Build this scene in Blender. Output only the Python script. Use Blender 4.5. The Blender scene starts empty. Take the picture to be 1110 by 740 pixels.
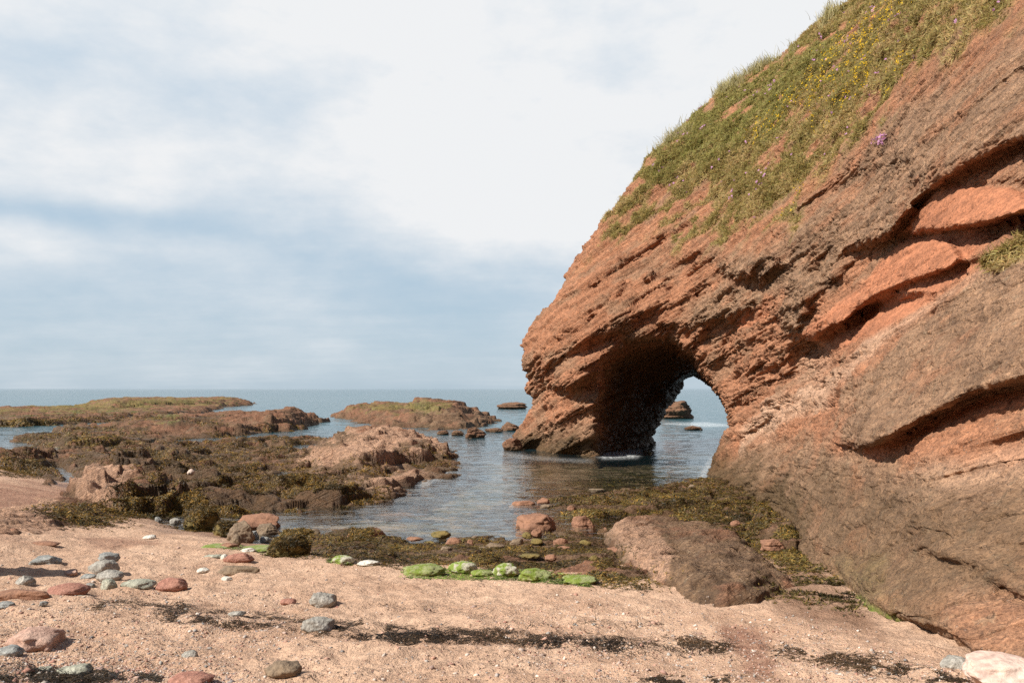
import bpy, math, random, time
import numpy as np
import openvdb
from mathutils import Vector
from mathutils.bvhtree import BVHTree
T0 = time.time()
rng = np.random.default_rng(7)
random.seed(7)
sc = bpy.context.scene
col = sc.collection
F, CX, HY, ZC = 863.3, 555.0, 421.0, 2.6      # focal length in px of the 1110 px frame, principal column, horizon row, eye height
sm = lambda a, b, x: (lambda t: t * t * (3 - 2 * t))(np.clip((x - a) / (b - a), 0, 1))

# ------------------------------------------------------------------ numpy noise
_perm = rng.permutation(256).astype(np.int32); _perm = np.concatenate([_perm, _perm, _perm])
_gr = rng.normal(size=(256, 3)).astype(np.float32); _gr /= np.linalg.norm(_gr, axis=1)[:, None]
def noise(p):
    p = np.asarray(p, np.float32); out = np.empty(len(p), np.float32)
    for a in range(0, len(p), 400000):
        q = p[a:a + 400000]; fl = np.floor(q); fr = q - fl; i = fl.astype(np.int64) & 255
        u = fr * fr * fr * (fr * (fr * 6 - 15) + 10); r = 0
        for dx in (0, 1):
            ax = _perm[(i[:, 0] + dx) & 255]; wx = u[:, 0] if dx else 1 - u[:, 0]
            for dy in (0, 1):
                ay = _perm[ax + ((i[:, 1] + dy) & 255)]; wy = u[:, 1] if dy else 1 - u[:, 1]
                for dz in (0, 1):
                    g = _gr[_perm[ay + ((i[:, 2] + dz) & 255)]]; wz = u[:, 2] if dz else 1 - u[:, 2]
                    r = r + wx * wy * wz * (g[:, 0] * (fr[:, 0] - dx) + g[:, 1] * (fr[:, 1] - dy) + g[:, 2] * (fr[:, 2] - dz))
        out[a:a + 400000] = r * 1.6
    return out
def fbm(p, o=4, g=0.5, seed=0.0):
    p = np.asarray(p, np.float32) + seed * 17.3; s = 0; a = 1
    for k in range(o):
        s = s + a * noise(p); p = p * 2.03 + 5.1; a *= g
    return s
def worley(p, seed=0):
    """distance to the nearest jittered cell point"""
    p = np.asarray(p, np.float32) + seed * 3.7; out = np.empty(len(p), np.float32)
    for a in range(0, len(p), 400000):
        q = p[a:a + 400000]; fl = np.floor(q); fr = q - fl; i = fl.astype(np.int64); best = np.full(len(q), 9., np.float32)
        for dx in (-1, 0, 1):
            for dy in (-1, 0, 1):
                for dz in (-1, 0, 1):
                    h = _perm[_perm[_perm[(i[:, 0] + dx) & 255] + ((i[:, 1] + dy) & 255)] + ((i[:, 2] + dz) & 255)]
                    c = _gr[h] * 0.45 + 0.5
                    d = (dx + c[:, 0] - fr[:, 0]) ** 2 + (dy + c[:, 1] - fr[:, 1]) ** 2 + (dz + c[:, 2] - fr[:, 2]) ** 2
                    best = np.minimum(best, d)
        out[a:a + 400000] = np.sqrt(best)
    return out
def worley2(p, seed=0):
    """nearest and second distance plus a random value per cell: fractured blocks"""
    p = np.asarray(p, np.float32) + seed * 3.7; O = np.empty((3, len(p)), np.float32)
    for a in range(0, len(p), 300000):
        q = p[a:a + 300000]; fl = np.floor(q); fr = q - fl; i = fl.astype(np.int64); b1 = np.full(len(q), 9., np.float32); b2 = b1.copy(); rr = b1 * 0
        for dx in (-1, 0, 1):
            for dy in (-1, 0, 1):
                for dz in (-1, 0, 1):
                    h = _perm[_perm[_perm[(i[:, 0] + dx) & 255] + ((i[:, 1] + dy) & 255)] + ((i[:, 2] + dz) & 255)]; c = _gr[h] * 0.45 + 0.5
                    d = (dx + c[:, 0] - fr[:, 0]) ** 2 + (dy + c[:, 1] - fr[:, 1]) ** 2 + (dz + c[:, 2] - fr[:, 2]) ** 2
                    m = d < b1; b2 = np.where(m, b1, np.minimum(b2, d)); rr = np.where(m, h / 255., rr); b1 = np.where(m, d, b1)
        O[:, a:a + 300000] = np.sqrt(b1), np.sqrt(b2), rr
    return O
BN = np.array([-0.5, 0.16, 1.0]); BN /= np.linalg.norm(BN)          # pole of the tilted bedding
B1 = np.cross(BN, [0, 1, 0]); B1 /= np.linalg.norm(B1); B2 = np.cross(BN, B1)
def bed(P): return np.stack([P @ B1, P @ B2, P @ BN], 1)
def sdpoly(x, y, poly):
    """signed distance, negative inside"""
    P = np.array(poly, float); d = np.full(x.shape, 1e18); ins = np.zeros(x.shape, bool)
    for (ax, ay), (bx, by) in zip(P, np.roll(P, -1, 0)):
        ex, ey = bx - ax, by - ay; wx, wy = x - ax, y - ay
        t = np.clip((wx * ex + wy * ey) / (ex * ex + ey * ey + 1e-12), 0, 1)
        d = np.minimum(d, (wx - ex * t) ** 2 + (wy - ey * t) ** 2)
        c = ((ay <= y) & (by > y)) | ((by <= y) & (ay > y))
        with np.errstate(divide='ignore', invalid='ignore'):
            ins ^= c & (x < ax + (y - ay) / (by - ay if by != ay else 1e-9) * ex)
    return np.where(ins, -1, 1) * np.sqrt(d)
def polyline(x, y, pts):
    """distance to a polyline and the signed vertical side (positive below)"""
    P = np.array(pts, float); d = np.full(x.shape, 1e18)
    for (ax, ay), (bx, by) in zip(P[:-1], P[1:]):
        ex, ey = bx - ax, by - ay; t = np.clip(((x - ax) * ex + (y - ay) * ey) / (ex * ex + ey * ey), 0, 1)
        d = np.minimum(d, (x - ax - ex * t) ** 2 + (y - ay - ey * t) ** 2)
    o = np.argsort(P[:, 0]); yy = np.interp(x, P[o, 0], P[o, 1])
    return np.sqrt(d), np.where(y > yy, 1.0, -1.0)

# ------------------------------------------------------------------ mesh helpers
def mesh(name, V, Q, mat, smooth=True, parent=None):
    V = np.ascontiguousarray(V, np.float32); Q = np.ascontiguousarray(Q, np.int32)
    me = bpy.data.meshes.new(name); n, k = Q.shape
    me.vertices.add(len(V)); me.vertices.foreach_set('co', V.ravel())
    me.loops.add(n * k); me.loops.foreach_set('vertex_index', Q.ravel())
    me.polygons.add(n); me.polygons.foreach_set('loop_start', np.arange(0, n * k, k, dtype=np.int32))
    me.polygons.foreach_set('loop_total', np.full(n, k, np.int32))
    me.update(calc_edges=True)
    if smooth: me.polygons.foreach_set('use_smooth', np.ones(n, bool))
    me.materials.append(mat)
    o = bpy.data.objects.new(name, me); col.objects.link(o)
    if parent: o.parent = parent
    return o
def vcol(o, name, C):
    C = np.clip(C, 0, 1); C = np.concatenate([C, np.ones((len(C), 4 - C.shape[1]))], 1) if C.shape[1] < 4 else C
    a = o.data.color_attributes.new(name, 'FLOAT_COLOR', 'POINT'); a.data.foreach_set('color', np.ascontiguousarray(C, np.float32).ravel())
def tag(o, label=None, cat=None, group=None, kind=None):
    for k, v in (('label', label), ('category', cat), ('group', group), ('kind', kind)):
        if v: o[k] = v
    return o
def vnormals(V, Q):
    n = np.zeros_like(V); a = np.cross(V[Q[:, 2]] - V[Q[:, 0]], V[Q[:, -1]] - V[Q[:, 1]])
    for k in range(Q.shape[1]):
        for c in range(3): n[:, c] += np.bincount(Q[:, k], a[:, c], len(V))
    return n / (np.linalg.norm(n, axis=1)[:, None] + 1e-12)
def gridquads(nr, nc):
    i = np.arange((nr - 1) * (nc - 1)); r = i // (nc - 1); c = i % (nc - 1); a = r * nc + c
    return np.stack([a, a + 1, a + nc + 1, a + nc], 1)

# ------------------------------------------------------------------ node helper
class NT:
    def __init__(s, name):
        s.m = bpy.data.materials.new(name); s.m.use_nodes = True; s.t = s.m.node_tree; s.t.nodes.clear()
        s.out = s.t.nodes.new('ShaderNodeOutputMaterial')
    def n(s, ty, ins=None, **kw):
        x = s.t.nodes.new(ty)
        for k, v in kw.items(): setattr(x, k, v)
        for k, v in (ins or {}).items(): s.set(x.inputs[k], v)
        return x
    def set(s, inp, v):
        if isinstance(v, bpy.types.NodeSocket): s.t.links.new(v, inp)
        elif isinstance(v, (tuple, list)): inp.default_value = (*v, 1) if (len(v) == 3 and inp.type == 'RGBA') else v
        else: inp.default_value = v
    def math(s, op, a, b=0.0, c=0.0, clamp=False): return s.n('ShaderNodeMath', {0: a, 1: b, 2: c}, operation=op, use_clamp=clamp).outputs[0]
    def mix(s, f, a, b, mode='MIX'): return s.n('ShaderNodeMix', {0: f, 6: a, 7: b}, data_type='RGBA', blend_type=mode).outputs[2]
    def ramp(s, f, a, b, lo=0.0, hi=1.0):
        return s.n('ShaderNodeMapRange', {0: f, 1: a, 2: b, 3: lo, 4: hi}, clamp=True).outputs[0]
    def noise(s, vec, scale, detail=4, rough=0.6, out=0): return s.n('ShaderNodeTexNoise', {'Vector': vec, 'Scale': scale, 'Detail': detail, 'Roughness': rough}).outputs[out]
    def voro(s, vec, scale, feat='F1', out=0): return s.n('ShaderNodeTexVoronoi', {'Vector': vec, 'Scale': scale}, feature=feat).outputs[out]
    def attr(s, name):
        a = s.n('ShaderNodeAttribute', attribute_name=name); x = s.n('ShaderNodeSeparateColor', {0: a.outputs[0]})
        return x.outputs[0], x.outputs[1], x.outputs[2], a.outputs[0]
    def pos(s): return s.n('ShaderNodeNewGeometry').outputs['Position']
    def obj(s): return s.n('ShaderNodeTexCoord').outputs['Object']
    def bedvec(s, p, a, b):
        """coordinates stretched along the bedding: a along the beds, b across them"""
        d = [s.n('ShaderNodeVectorMath', {0: p, 1: tuple(float(q) for q in v)}, operation='DOT_PRODUCT').outputs['Value'] for v in (B1, B2, BN)]
        return s.n('ShaderNodeCombineXYZ', {0: s.math('MULTIPLY', d[0], a), 1: s.math('MULTIPLY', d[1], a), 2: s.math('MULTIPLY', d[2], b)}).outputs[0]
    def bump(s, h, dist, strength=1.0, nrm=None):
        i = {'Height': h, 'Distance': dist, 'Strength': strength}
        if nrm: i['Normal'] = nrm
        return s.n('ShaderNodeBump', i).outputs[0]
    def principled(s, base, rough=0.85, nrm=None, spec=0.25, **kw):
        i = {'Base Color': base, 'Roughness': rough, 'Specular IOR Level': spec}
        if nrm: i['Normal'] = nrm
        i.update(kw); b = s.n('ShaderNodeBsdfPrincipled', i)
        s.t.links.new(b.outputs[0], s.out.inputs[0]); return s.m

def rock_material(name, red=(0.44, 0.208, 0.115), brown=(0.325, 0.198, 0.122), orange=(0.43, 0.175, 0.092), pale=(0.60, 0.385, 0.26),
                  soil=(0.30, 0.235, 0.09), fine=1.0):
    N = NT(name); p = N.pos()
    g, b, o, _ = N.attr('mask_a'); pl, wt, al, _ = N.attr('mask_b')
    bv = N.bedvec(p, 0.7, 7.0)
    bands = N.noise(bv, 1.0, 5, 0.65)
    n1 = N.noise(p, 1.7, 6, 0.65); n2 = N.noise(p, 9 * fine, 6, 0.7); n3 = N.noise(p, 45 * fine, 3, 0.6)
    c = N.mix(N.ramp(bands, 0.35, 0.68), tuple(x * 0.72 for x in red), tuple(min(1, x * 1.25) for x in red))
    c = N.mix(N.ramp(n1, 0.52, 0.68, 0, 0.55), c, brown)
    c = N.mix(N.math('MULTIPLY', b, N.ramp(n2, 0.25, 0.55, 0.55, 1.0)), c, brown)
    bt = N.noise(N.bedvec(p, 1.2, 3.5), 1.0, 7, 0.7)
    bvar = N.mix(N.ramp(bt, .38, .62), tuple(x * .62 for x in brown), tuple(min(1, x * 1.45) for x in brown))
    c = N.mix(N.math('MULTIPLY', b, .75), c, bvar)
    c = N.mix(N.math('MULTIPLY', N.ramp(N.noise(N.bedvec(p, .5, 2.0), 1.3, 5, .6), .52, .66, 0, .6), N.math('SUBTRACT', 1.0, o, clamp=True)), c, red)
    c = N.mix(N.math('MULTIPLY', o, 0.85), c, N.mix(N.ramp(bands, .35, .65), tuple(x * .8 for x in orange), tuple(x * 1.2 for x in orange)))
    c = N.mix(N.math('MULTIPLY', pl, N.ramp(bands, 0.3, 0.6, 0.6, 1.0)), c, pale)
    # lichen grey and embedded pale pebbles
    li = N.math('MULTIPLY', N.ramp(N.noise(p, 5 * fine, 8, 0.75), 0.56, 0.66), N.math('MULTIPLY', b, 0.6))
    c = N.mix(li, c, (0.36, 0.27, 0.18))
    pv = N.voro(p, 24 * fine); pc = N.n('ShaderNodeTexVoronoi', {'Vector': p, 'Scale': 24 * fine}).outputs['Color']
    pr = N.n('ShaderNodeSeparateColor', {0: pc}).outputs[0]
    peb = N.math('MULTIPLY', N.ramp(pv, 0.28, 0.2), N.math('GREATER_THAN', pr, 0.78))
    peb = N.math('MULTIPLY', peb, N.math('SUBTRACT', 1.0, o, clamp=True))
    c = N.mix(N.math('MULTIPLY', peb, 0.55), c, (0.46, 0.33, 0.25))
    c = N.mix(1.0, c, N.mix(N.ramp(n2, 0.3, 0.72), (0.55, 0.55, 0.57), (1.32, 1.27, 1.22)), 'MULTIPLY')
    c = N.mix(1.0, c, N.mix(N.ramp(n3, 0.3, 0.7), (0.6, 0.6, 0.62), (1.32, 1.32, 1.28)), 'MULTIPLY')
    sl = N.mix(N.ramp(N.noise(p, 3.0, 7, 0.7), 0.4, 0.62), tuple(x * 0.75 for x in soil), (0.38, 0.30, 0.11))
    c = N.mix(g, c, N.mix(N.ramp(n2, 0.5, 0.62, 0, 0.45), sl, (0.30, 0.15, 0.085)))
    c = N.mix(N.math('MULTIPLY', wt, 0.8), c, N.mix(n2, (0.045, 0.032, 0.014), (0.13, 0.078, 0.032)))  # wet rock and weed; on the cliff also the painted tunnel shade
    c = N.mix(N.math('MULTIPLY', al, N.ramp(n2, 0.35, 0.55)), c, (0.16, 0.22, 0.03))
    pits = N.math('MULTIPLY', N.ramp(N.voro(p, 13 * fine), 0.0, 0.4), 0.5)
    h = N.math('ADD', N.math('MULTIPLY', N.noise(N.bedvec(p, 1.6, 24.0), 1.0, 6, 0.7), 1.25), N.math('MULTIPLY', n2, 0.65))
    h = N.math('ADD', h, N.math('MULTIPLY', n3, 0.35)); h = N.math('ADD', h, N.math('MULTIPLY', pits, 0.6))
    h = N.math('ADD', h, N.math('MULTIPLY', peb, 0.25))
    st = N.math('SUBTRACT', 1.0, N.math('MULTIPLY', o, 0.3))
    nr = N.bump(h, 0.075 / fine, st)
    ro = N.math('SUBTRACT', 0.9, N.math('MULTIPLY', wt, 0.45))
    return N.principled(c, ro, nr, 0.22)

def zeros_masks(o, a=None, b=None):
    n = len(o.data.vertices)
    vcol(o, 'mask_a', a if a is not None else np.zeros((n, 3))); vcol(o, 'mask_b', b if b is not None else np.zeros((n, 3)))

# ------------------------------------------------------------------ the ground
def ground_z(x, y):
    x = np.asarray(x, float); y = np.asarray(y, float)
    pl = 1.0 - 0.128 * (y - 4.3) + 0.055 * np.maximum(0, -x - 1.0) + 0.1 * np.clip(-x - 6.0, 0, 12) + 0.05 * np.maximum(0, x - 3.0)
    pl = np.minimum(pl, 1.25 + 0.05 * (4.3 - y))
    bay = -0.26 - 0.008 * np.maximum(0, y - 12) - 0.05 * np.maximum(0, y - 31)
    bay = np.maximum(bay, -6)
    k = 0.12
    z = k * np.logaddexp(pl / k, bay / k)
    P = np.stack([x, y, 0 * x], -1).reshape(-1, 3)
    n = (fbm(P * 0.45, 3) * 0.05 + fbm(P * np.array([1.6, 3.0, 1]), 3, seed=3) * 0.022).reshape(x.shape)
    return z + n * sm(60, 25, y)
def gp(px, py, dz=0.0):
    y = 8.0
    for _ in range(60):
        x = (px - CX) / F * y; z = float(ground_z(np.array([x]), np.array([y]))[0]) + dz
        z = max(z, dz)            # never below the water level
        y = 0.5 * y + 0.5 * min(400, (ZC - z) * F / (py - HY))
    return x, y, z
def wp(px, py, z=0.0):
    y = (ZC - z) * F / (py - HY); return (px - CX) / F * y, y
def proj(P): return CX + P[:, 0] / P[:, 1] * F, HY - (P[:, 2] - ZC) / P[:, 1] * F

def sand_material():
    N = NT('sand'); p = N.pos(); wet, red, gm, _ = N.attr('mask_a')
    n1 = N.noise(p, 1.3, 5, 0.6); n2 = N.noise(p, 14, 5, 0.7); n3 = N.noise(p, 110, 3, 0.7)
    c = N.mix(N.ramp(n1, 0.35, 0.65), (0.50, 0.315, 0.21), (0.65, 0.435, 0.30))
    c = N.mix(1.0, c, N.mix(N.ramp(n2, 0.3, 0.7), (0.84, 0.83, 0.82), (1.1, 1.09, 1.07)), 'MULTIPLY')
    v = N.n('ShaderNodeTexVoronoi', {'Vector': p, 'Scale': 75}); cr = N.n('ShaderNodeSeparateColor', {0: v.outputs['Color']})
    grit = N.math('MULTIPLY', N.ramp(v.outputs[0], 0.42, 0.3), N.math('GREATER_THAN', cr.outputs[0], N.ramp(N.noise(p, 0.9, 4, 0.7), 0.4, 0.62, 0.93, 0.5)))
    gc = N.mix(cr.outputs[1], (0.25, 0.16, 0.12), (0.72, 0.55, 0.45))
    c = N.mix(N.math('MULTIPLY', grit, 0.55), c, gc)
    c = N.mix(1.0, c, N.mix(N.ramp(n3, 0.3, 0.7), (0.8, 0.8, 0.8), (1.15, 1.15, 1.15)), 'MULTIPLY')
    rc = N.mix(N.noise(p, 4, 6, 0.7), (0.20, 0.09, 0.06), (0.36, 0.20, 0.13))
    c = N.mix(N.math('MULTIPLY', red, N.ramp(n2, 0.3, 0.55, 0.4, 1.0)), c, rc)
    c = N.mix(N.math('MULTIPLY', wet, 0.75), c, N.mix(1.0, c, (0.42, 0.36, 0.33), 'MULTIPLY'))
    bedc = N.mix(N.ramp(N.noise(p, 1.1, 5, 0.7), 0.42, 0.58), (0.12, 0.09, 0.035), (0.40, 0.25, 0.16))
    c = N.mix(gm, c, bedc)
    h = N.math('ADD', N.math('MULTIPLY', n2, 1.2), N.math('MULTIPLY', n3, 0.25)); h = N.math('ADD', h, N.math('MULTIPLY', grit, 0.2))
    h = N.math('ADD', h, N.math('MULTIPLY', N.noise(p, 4.5, 4, 0.6), 2.0))
    return N.principled(c, N.math('SUBTRACT', 0.95, N.math('MULTIPLY', wet, 0.5)), N.bump(h, 0.035, 1.0), 0.2)

def fan(y0, y1, nr, px0, px1, nc, extra=()):
    """rows of vertices that fan out in front of the viewer; rows get longer with distance"""
    ys = np.exp(np.linspace(math.log(y0), math.log(y1), nr)); ys = np.concatenate([ys, extra])
    t = (np.linspace(px0, px1, nc) - CX) / F
    Y = np.repeat(ys[:, None], nc, 1); X = t[None] * (Y + 2.0)
    return X, Y, len(ys), nc

X, Y, nr, nc = fan(1.2, 130, 560, -520, 1640, 620, extra=[200, 400, 1500, 9000])
yb = np.array([-24, -16, -10, -6, -3, -1, .3]); tb = X[0] / 3.2
X = np.concatenate([tb[None] * (3.2 + .9 * (1.2 - yb[:, None])), X]); Y = np.concatenate([np.repeat(yb[:, None], nc, 1), Y]); nr += len(yb)
Z = ground_z(X, Y)
P = np.stack([X, Y, Z], -1).reshape(-1, 3)
Pf = P.copy()
# footprints and little humps close to the viewer
near = sm(16, 9, P[:, 1]) * sm(-0.05, 0.15, P[:, 2])
Pf[:, 2] += near * (fbm(P * np.array([4.5, 6, 1]), 3, seed=5) * 0.03 - 0.05 * sm(0.38, 0.1, worley(P * np.array([2.6, 2.6, 0.01]))) * sm(0.05, 0.3, fbm(P * 0.7, 2, seed=9)))
px, py = proj(Pf)
ripple = fbm(P * np.array([0.5, 2.0, 1]), 3, seed=2)
wet = np.maximum(sm(0.16, 0.02, Pf[:, 2] + 0.06 * ripple), sm(14, -6, sdpoly(px, py, [(850, 600), (880, 612), (925, 650), (955, 690), (925, 682), (880, 672), (842, 655), (838, 628)])))
red = np.maximum(sm(8, -8, sdpoly(px, py, [(782, 678), (812, 684), (834, 700), (848, 738), (815, 742), (800, 715), (790, 698)]) + 9 * ripple),
                 sm(10, -20, sdpoly(px, py, [(-60, 512), (70, 518), (140, 560), (60, 572), (-60, 590)]) + 14 * ripple))
red = np.maximum(red, 0.75 * sm(3, -4, sdpoly(px, py, [(78, 587), (120, 583), (172, 588), (120, 597)]) + 5 * ripple))
gm = sm(-0.02, -0.16, Pf[:, 2])
nr_g = nr; ground = mesh('beach', Pf, gridquads(nr, nc), sand_material())
vcol(ground, 'mask_a', np.stack([wet, red, gm], 1)); tag(ground, kind='structure')
print('ground', time.time() - T0)

# ------------------------------------------------------------------ the sea
def water_material():
    N = NT('sea_water'); p = N.pos(); dep, foam, calm, _ = N.attr('mask_a')
    v1 = N.n('ShaderNodeMapping', {'Vector': p, 'Scale': (0.55, 1.0, 1.0)}).outputs[0]
    h1 = N.noise(v1, 2.6, 4, 0.55); h2 = N.noise(v1, 9, 3, 0.5); h3 = N.noise(v1, 0.35, 4, 0.6)
    far = N.math('SUBTRACT', 1.0, calm)
    h = N.math('ADD', N.math('MULTIPLY', h1, 0.13), N.math('MULTIPLY', h2, 0.035)); h = N.math('ADD', h, N.math('MULTIPLY', h3, 0.45))
    nr = N.bump(h, 1.0, N.math('ADD', 0.42, N.math('MULTIPLY', far, 0.3)))
    body = N.n('ShaderNodeBsdfDiffuse', {'Color': (0.035, 0.095, 0.115)})
    tr = N.n('ShaderNodeBsdfTransparent', {'Color': (0.86, 0.93, 0.90)})
    under = N.n('ShaderNodeMixShader', {0: dep, 1: tr.outputs[0], 2: body.outputs[0]})
    gl = N.n('ShaderNodeBsdfGlossy', {'Color': (1, 1, 1), 'Roughness': 0.05, 'Normal': nr})
    fr = N.n('ShaderNodeFresnel', {'IOR': 1.33, 'Normal': nr})
    m = N.n('ShaderNodeMixShader', {0: fr.outputs[0], 1: under.outputs[0], 2: gl.outputs[0]})
    fo = N.n('ShaderNodeBsdfDiffuse', {'Color': (0.75, 0.77, 0.77)})
    fm = N.math('MULTIPLY', foam, N.ramp(N.noise(p, 9, 6, 0.75), 0.45, 0.58))
    m2 = N.n('ShaderNodeMixShader', {0: fm, 1: m.outputs[0], 2: fo.outputs[0]})
    N.t.links.new(m2.outputs[0], N.out.inputs[0]); return N.m
X, Y, nr, nc = fan(7.5, 260, 620, -620, 1740, 520, extra=[330, 420, 560, 800, 1200, 2200, 4500, 12000, 30000])
gz = ground_z(X, Y)
P = np.stack([X, Y, 0 * X], -1).reshape(-1, 3)
amp = sm(14, 60, P[:, 1]) * 0.8 + 0.2
w = fbm(P * np.array([0.35, 0.9, 1]), 3, seed=4) * 0.035 * amp + fbm(P * np.array([1.4, 2.6, 1]), 2, seed=6) * 0.009
P[:, 2] = w * sm(400, 150, P[:, 1])
depth = np.maximum(0, -gz.reshape(-1))
dep = 1 - np.exp(-depth * .75); dep = np.maximum(dep - 0.18, 0) / 0.82
dep = np.maximum(dep, sm(34, 60, P[:, 1]))
px, py = proj(P)
foam = sm(5, -3, sdpoly(px, py, [(636, 487), (668, 489), (694, 489), (690, 494), (655, 495)]))
foam = np.maximum(foam, 0.6 * sm(2, -1, sdpoly(px, py, [(722, 459), (765, 458), (795, 461), (765, 462)])))
for pl_, wt_ in (([(545, 489), (575, 494), (610, 497), (640, 498), (640, 501), (575, 498), (543, 492)], .2), ([(788, 486), (772, 502), (764, 517), (758, 517), (768, 500), (782, 486)], .4), ([(486, 500), (494, 510), (460, 527), (452, 526)], .3)):
    foam = np.maximum(foam, wt_ * sm(2.5, -1.5, sdpoly(px, py, pl_)))
sea = mesh('sea', P, gridquads(nr, nc), water_material())
vcol(sea, 'mask_a', np.stack([dep, foam, sm(55, 22, P[:, 1])], 1)); tag(sea, kind='structure')
print('sea', time.time() - T0)

# ------------------------------------------------------------------ the cliff with its arch
OUT = [(530, 620), (535, 520), (548, 485), (553, 472), (566, 455), (576, 440), (574, 430), (567, 420), (569, 408), (562, 385), (566, 372), (575, 358), (586, 345),
       (598, 328), (608, 308), (622, 285), (634, 266), (648, 246), (662, 228), (675, 212), (686, 196), (700, 172), (716, 156), (740, 138), (752, 122), (770, 106),
       (790, 92), (806, 86), (820, 74), (836, 70), (852, 56), (875, 36), (900, 15), (918, 3), (960, -40), (1040, -110), (1150, -200), (1330, -330), (1600, -330), (1600, 1100), (530, 1100)]
CP = [(530, 620, 36), (548, 485, 35), (576, 440, 34), (567, 405, 34), (575, 358, 34), (610, 308, 34.3), (650, 246, 34.8), (700, 172, 35.2), (770, 106, 35), (850, 56, 33), (918, 3, 30.5),
      (1000, -70, 27), (1150, -200, 22), (1320, -320, 17),
      (600, 455, 31.8), (640, 495, 30.4), (640, 560, 30.2), (600, 540, 32), (640, 405, 30.2), (655, 440, 30.2), (600, 390, 31.6), (700, 360, 29.6), (650, 330, 31.2), (700, 290, 31.5), (745, 220, 31.8), (800, 150, 31), (870, 60, 29.3),
      (700, 300, 31.0), (730, 380, 29), (700, 500, 28), (765, 515, 23.9), (765, 580, 23.6), (720, 560, 26), (797, 462, 25.2), (760, 400, 28), (778, 430, 26.8), (820, 485, 21.6), (820, 530, 18.9), (820, 600, 18.4),
      (862, 562, 14.7), (860, 480, 17.8), (875, 425, 19.4), (850, 400, 21.3), (862, 352, 20.2), (800, 300, 24.6), (785, 350, 26), (830, 340, 22.6), (820, 400, 23.6),
      (870, 610, 11.7), (870, 680, 11.5), (930, 668, 7.4), (930, 740, 7.2), (1040, 712, 5.25), (1040, 790, 5.1), (1110, 740, 4.5), (1110, 830, 4.4), (1320, 900, 3.1), (1320, 740, 3.3),
      (1110, 640, 5.3), (1110, 560, 6.1), (1110, 480, 7.0), (1110, 400, 7.4), (1110, 300, 8.6), (1110, 240, 9.4), (1110, 150, 9.8), (1110, 60, 11.2), (1110, 0, 12.6), (1110, -100, 16),
      (1000, 640, 6.3), (1000, 560, 7.4), (1000, 500, 8.4), (1000, 400, 10.0), (1000, 330, 11.8), (1000, 250, 13.0), (1000, 180, 13.4), (1000, 100, 15.8), (1000, 0, 20.0),
      (930, 600, 8.9), (930, 540, 10.2), (930, 460, 12.0), (930, 400, 13.8), (930, 330, 16.2), (930, 250, 17.2), (930, 180, 19.2), (930, 100, 22.5), (930, 40, 26.5),
      (880, 580, 12.0), (880, 500, 14.9), (880, 330, 18.6), (880, 250, 20.4), (860, 180, 24.5), (860, 120, 27), (800, 230, 27.6), (750, 290, 29),
      (1320, 500, 4.3), (1320, 300, 5.5), (1320, 100, 7.3), (1320, -100, 11)]
CP = np.array(CP, float)
def tps(src, val, q):
    def K(a, b):
        d2 = ((a[:, None, :] - b[None]) ** 2).sum(-1); return 0.5 * d2 * np.log(d2 + 1e-9)
    n = len(src); A = np.zeros((n + 3, n + 3)); A[:n, :n] = K(src, src) + np.eye(n) * 2e-3; A[:n, n] = 1; A[:n, n + 1:] = src; A[n:, :n] = A[:n, n:].T
    s = np.linalg.solve(A, np.concatenate([val, np.zeros(3)]))
    return np.concatenate([K(q[i:i + 20000], src) @ s[:n] + s[n] + q[i:i + 20000] @ s[n + 1:] for i in range(0, len(q), 20000)])
us = np.arange(522, 1326, 4.0); vs = np.arange(-336, 930, 4.0); ws = np.arange(math.log(2.7), math.log(58), 0.018)
U, Vv = np.meshgrid(us, vs, indexing='ij')
lnD = tps(CP[:, :2] / 100, np.log(CP[:, 2]), np.stack([U.ravel(), Vv.ravel()], 1) / 100).reshape(U.shape)
D = np.exp(lnD)
def ledge(pts, bulge, recess, wb, wr, fade=26):
    """push the rock out above the line and in below it (metres)"""
    global D
    d, s = polyline(U, Vv, pts); P = np.array(pts)
    x0, x1 = P[:, 0].min(), P[:, 0].max()
    jx = U + 0; e = sm(x0 - fade, x0 + fade * .4, jx) * (sm(x1 + fade, x1 - fade * .4, jx) if x1 < 1200 else 1)
    g = sm(-4.5, 4.5, d * s); D = D + e * (-(1 - g) * bulge * np.exp(-(d / wb) ** 1.5) + g * recess * np.exp(-(d / wr) ** 1.3))
def lump(cx, cy, rx, ry, rot, amt, sharp=2.0):
    global D
    a = math.radians(rot); dx, dy = U - cx, Vv - cy; u = (dx * math.cos(a) + dy * math.sin(a)) / rx; v = (-dx * math.sin(a) + dy * math.cos(a)) / ry
    D = D - amt * np.exp(-(u * u + v * v) ** sharp)
def block(poly, amt, soft=3.0, rot=-33, top=.25):
    """a slab that stands out of the face, most along its lower edge"""
    global D
    a = math.radians(rot); P = np.array(poly, float); v = lambda x, y: -x * math.sin(a) + y * math.cos(a)
    pv_ = v(P[:, 0], P[:, 1]); t = np.clip((v(U, Vv) - pv_.min()) / np.ptp(pv_), 0, 1)
    D = D - amt * sm(soft, -soft, sdpoly(U, Vv, poly)) * (top + (1 - top) * t)
# authored overhangs (image of the bedding lines on the face)
ledge([(1330, 260), (1200, 200), (1110, 150), (1050, 180), (1010, 205), (987, 228), (960, 262), (925, 268)], 0.35, 0.9, 45, 26)

ledge([(1330, 250), (1110, 232), (1075, 243), (1030, 250), (985, 254)], 0.2, 0.85, 14, 13)

ledge([(1060, 282), (1030, 293), (985, 308), (947, 324), (925, 332)], 0.1, 0.75, 12, 13)

ledge([(1000, 318), (942, 330), (915, 352), (885, 368), (860, 366)], 0.3, 1.15, 20, 26)

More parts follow.
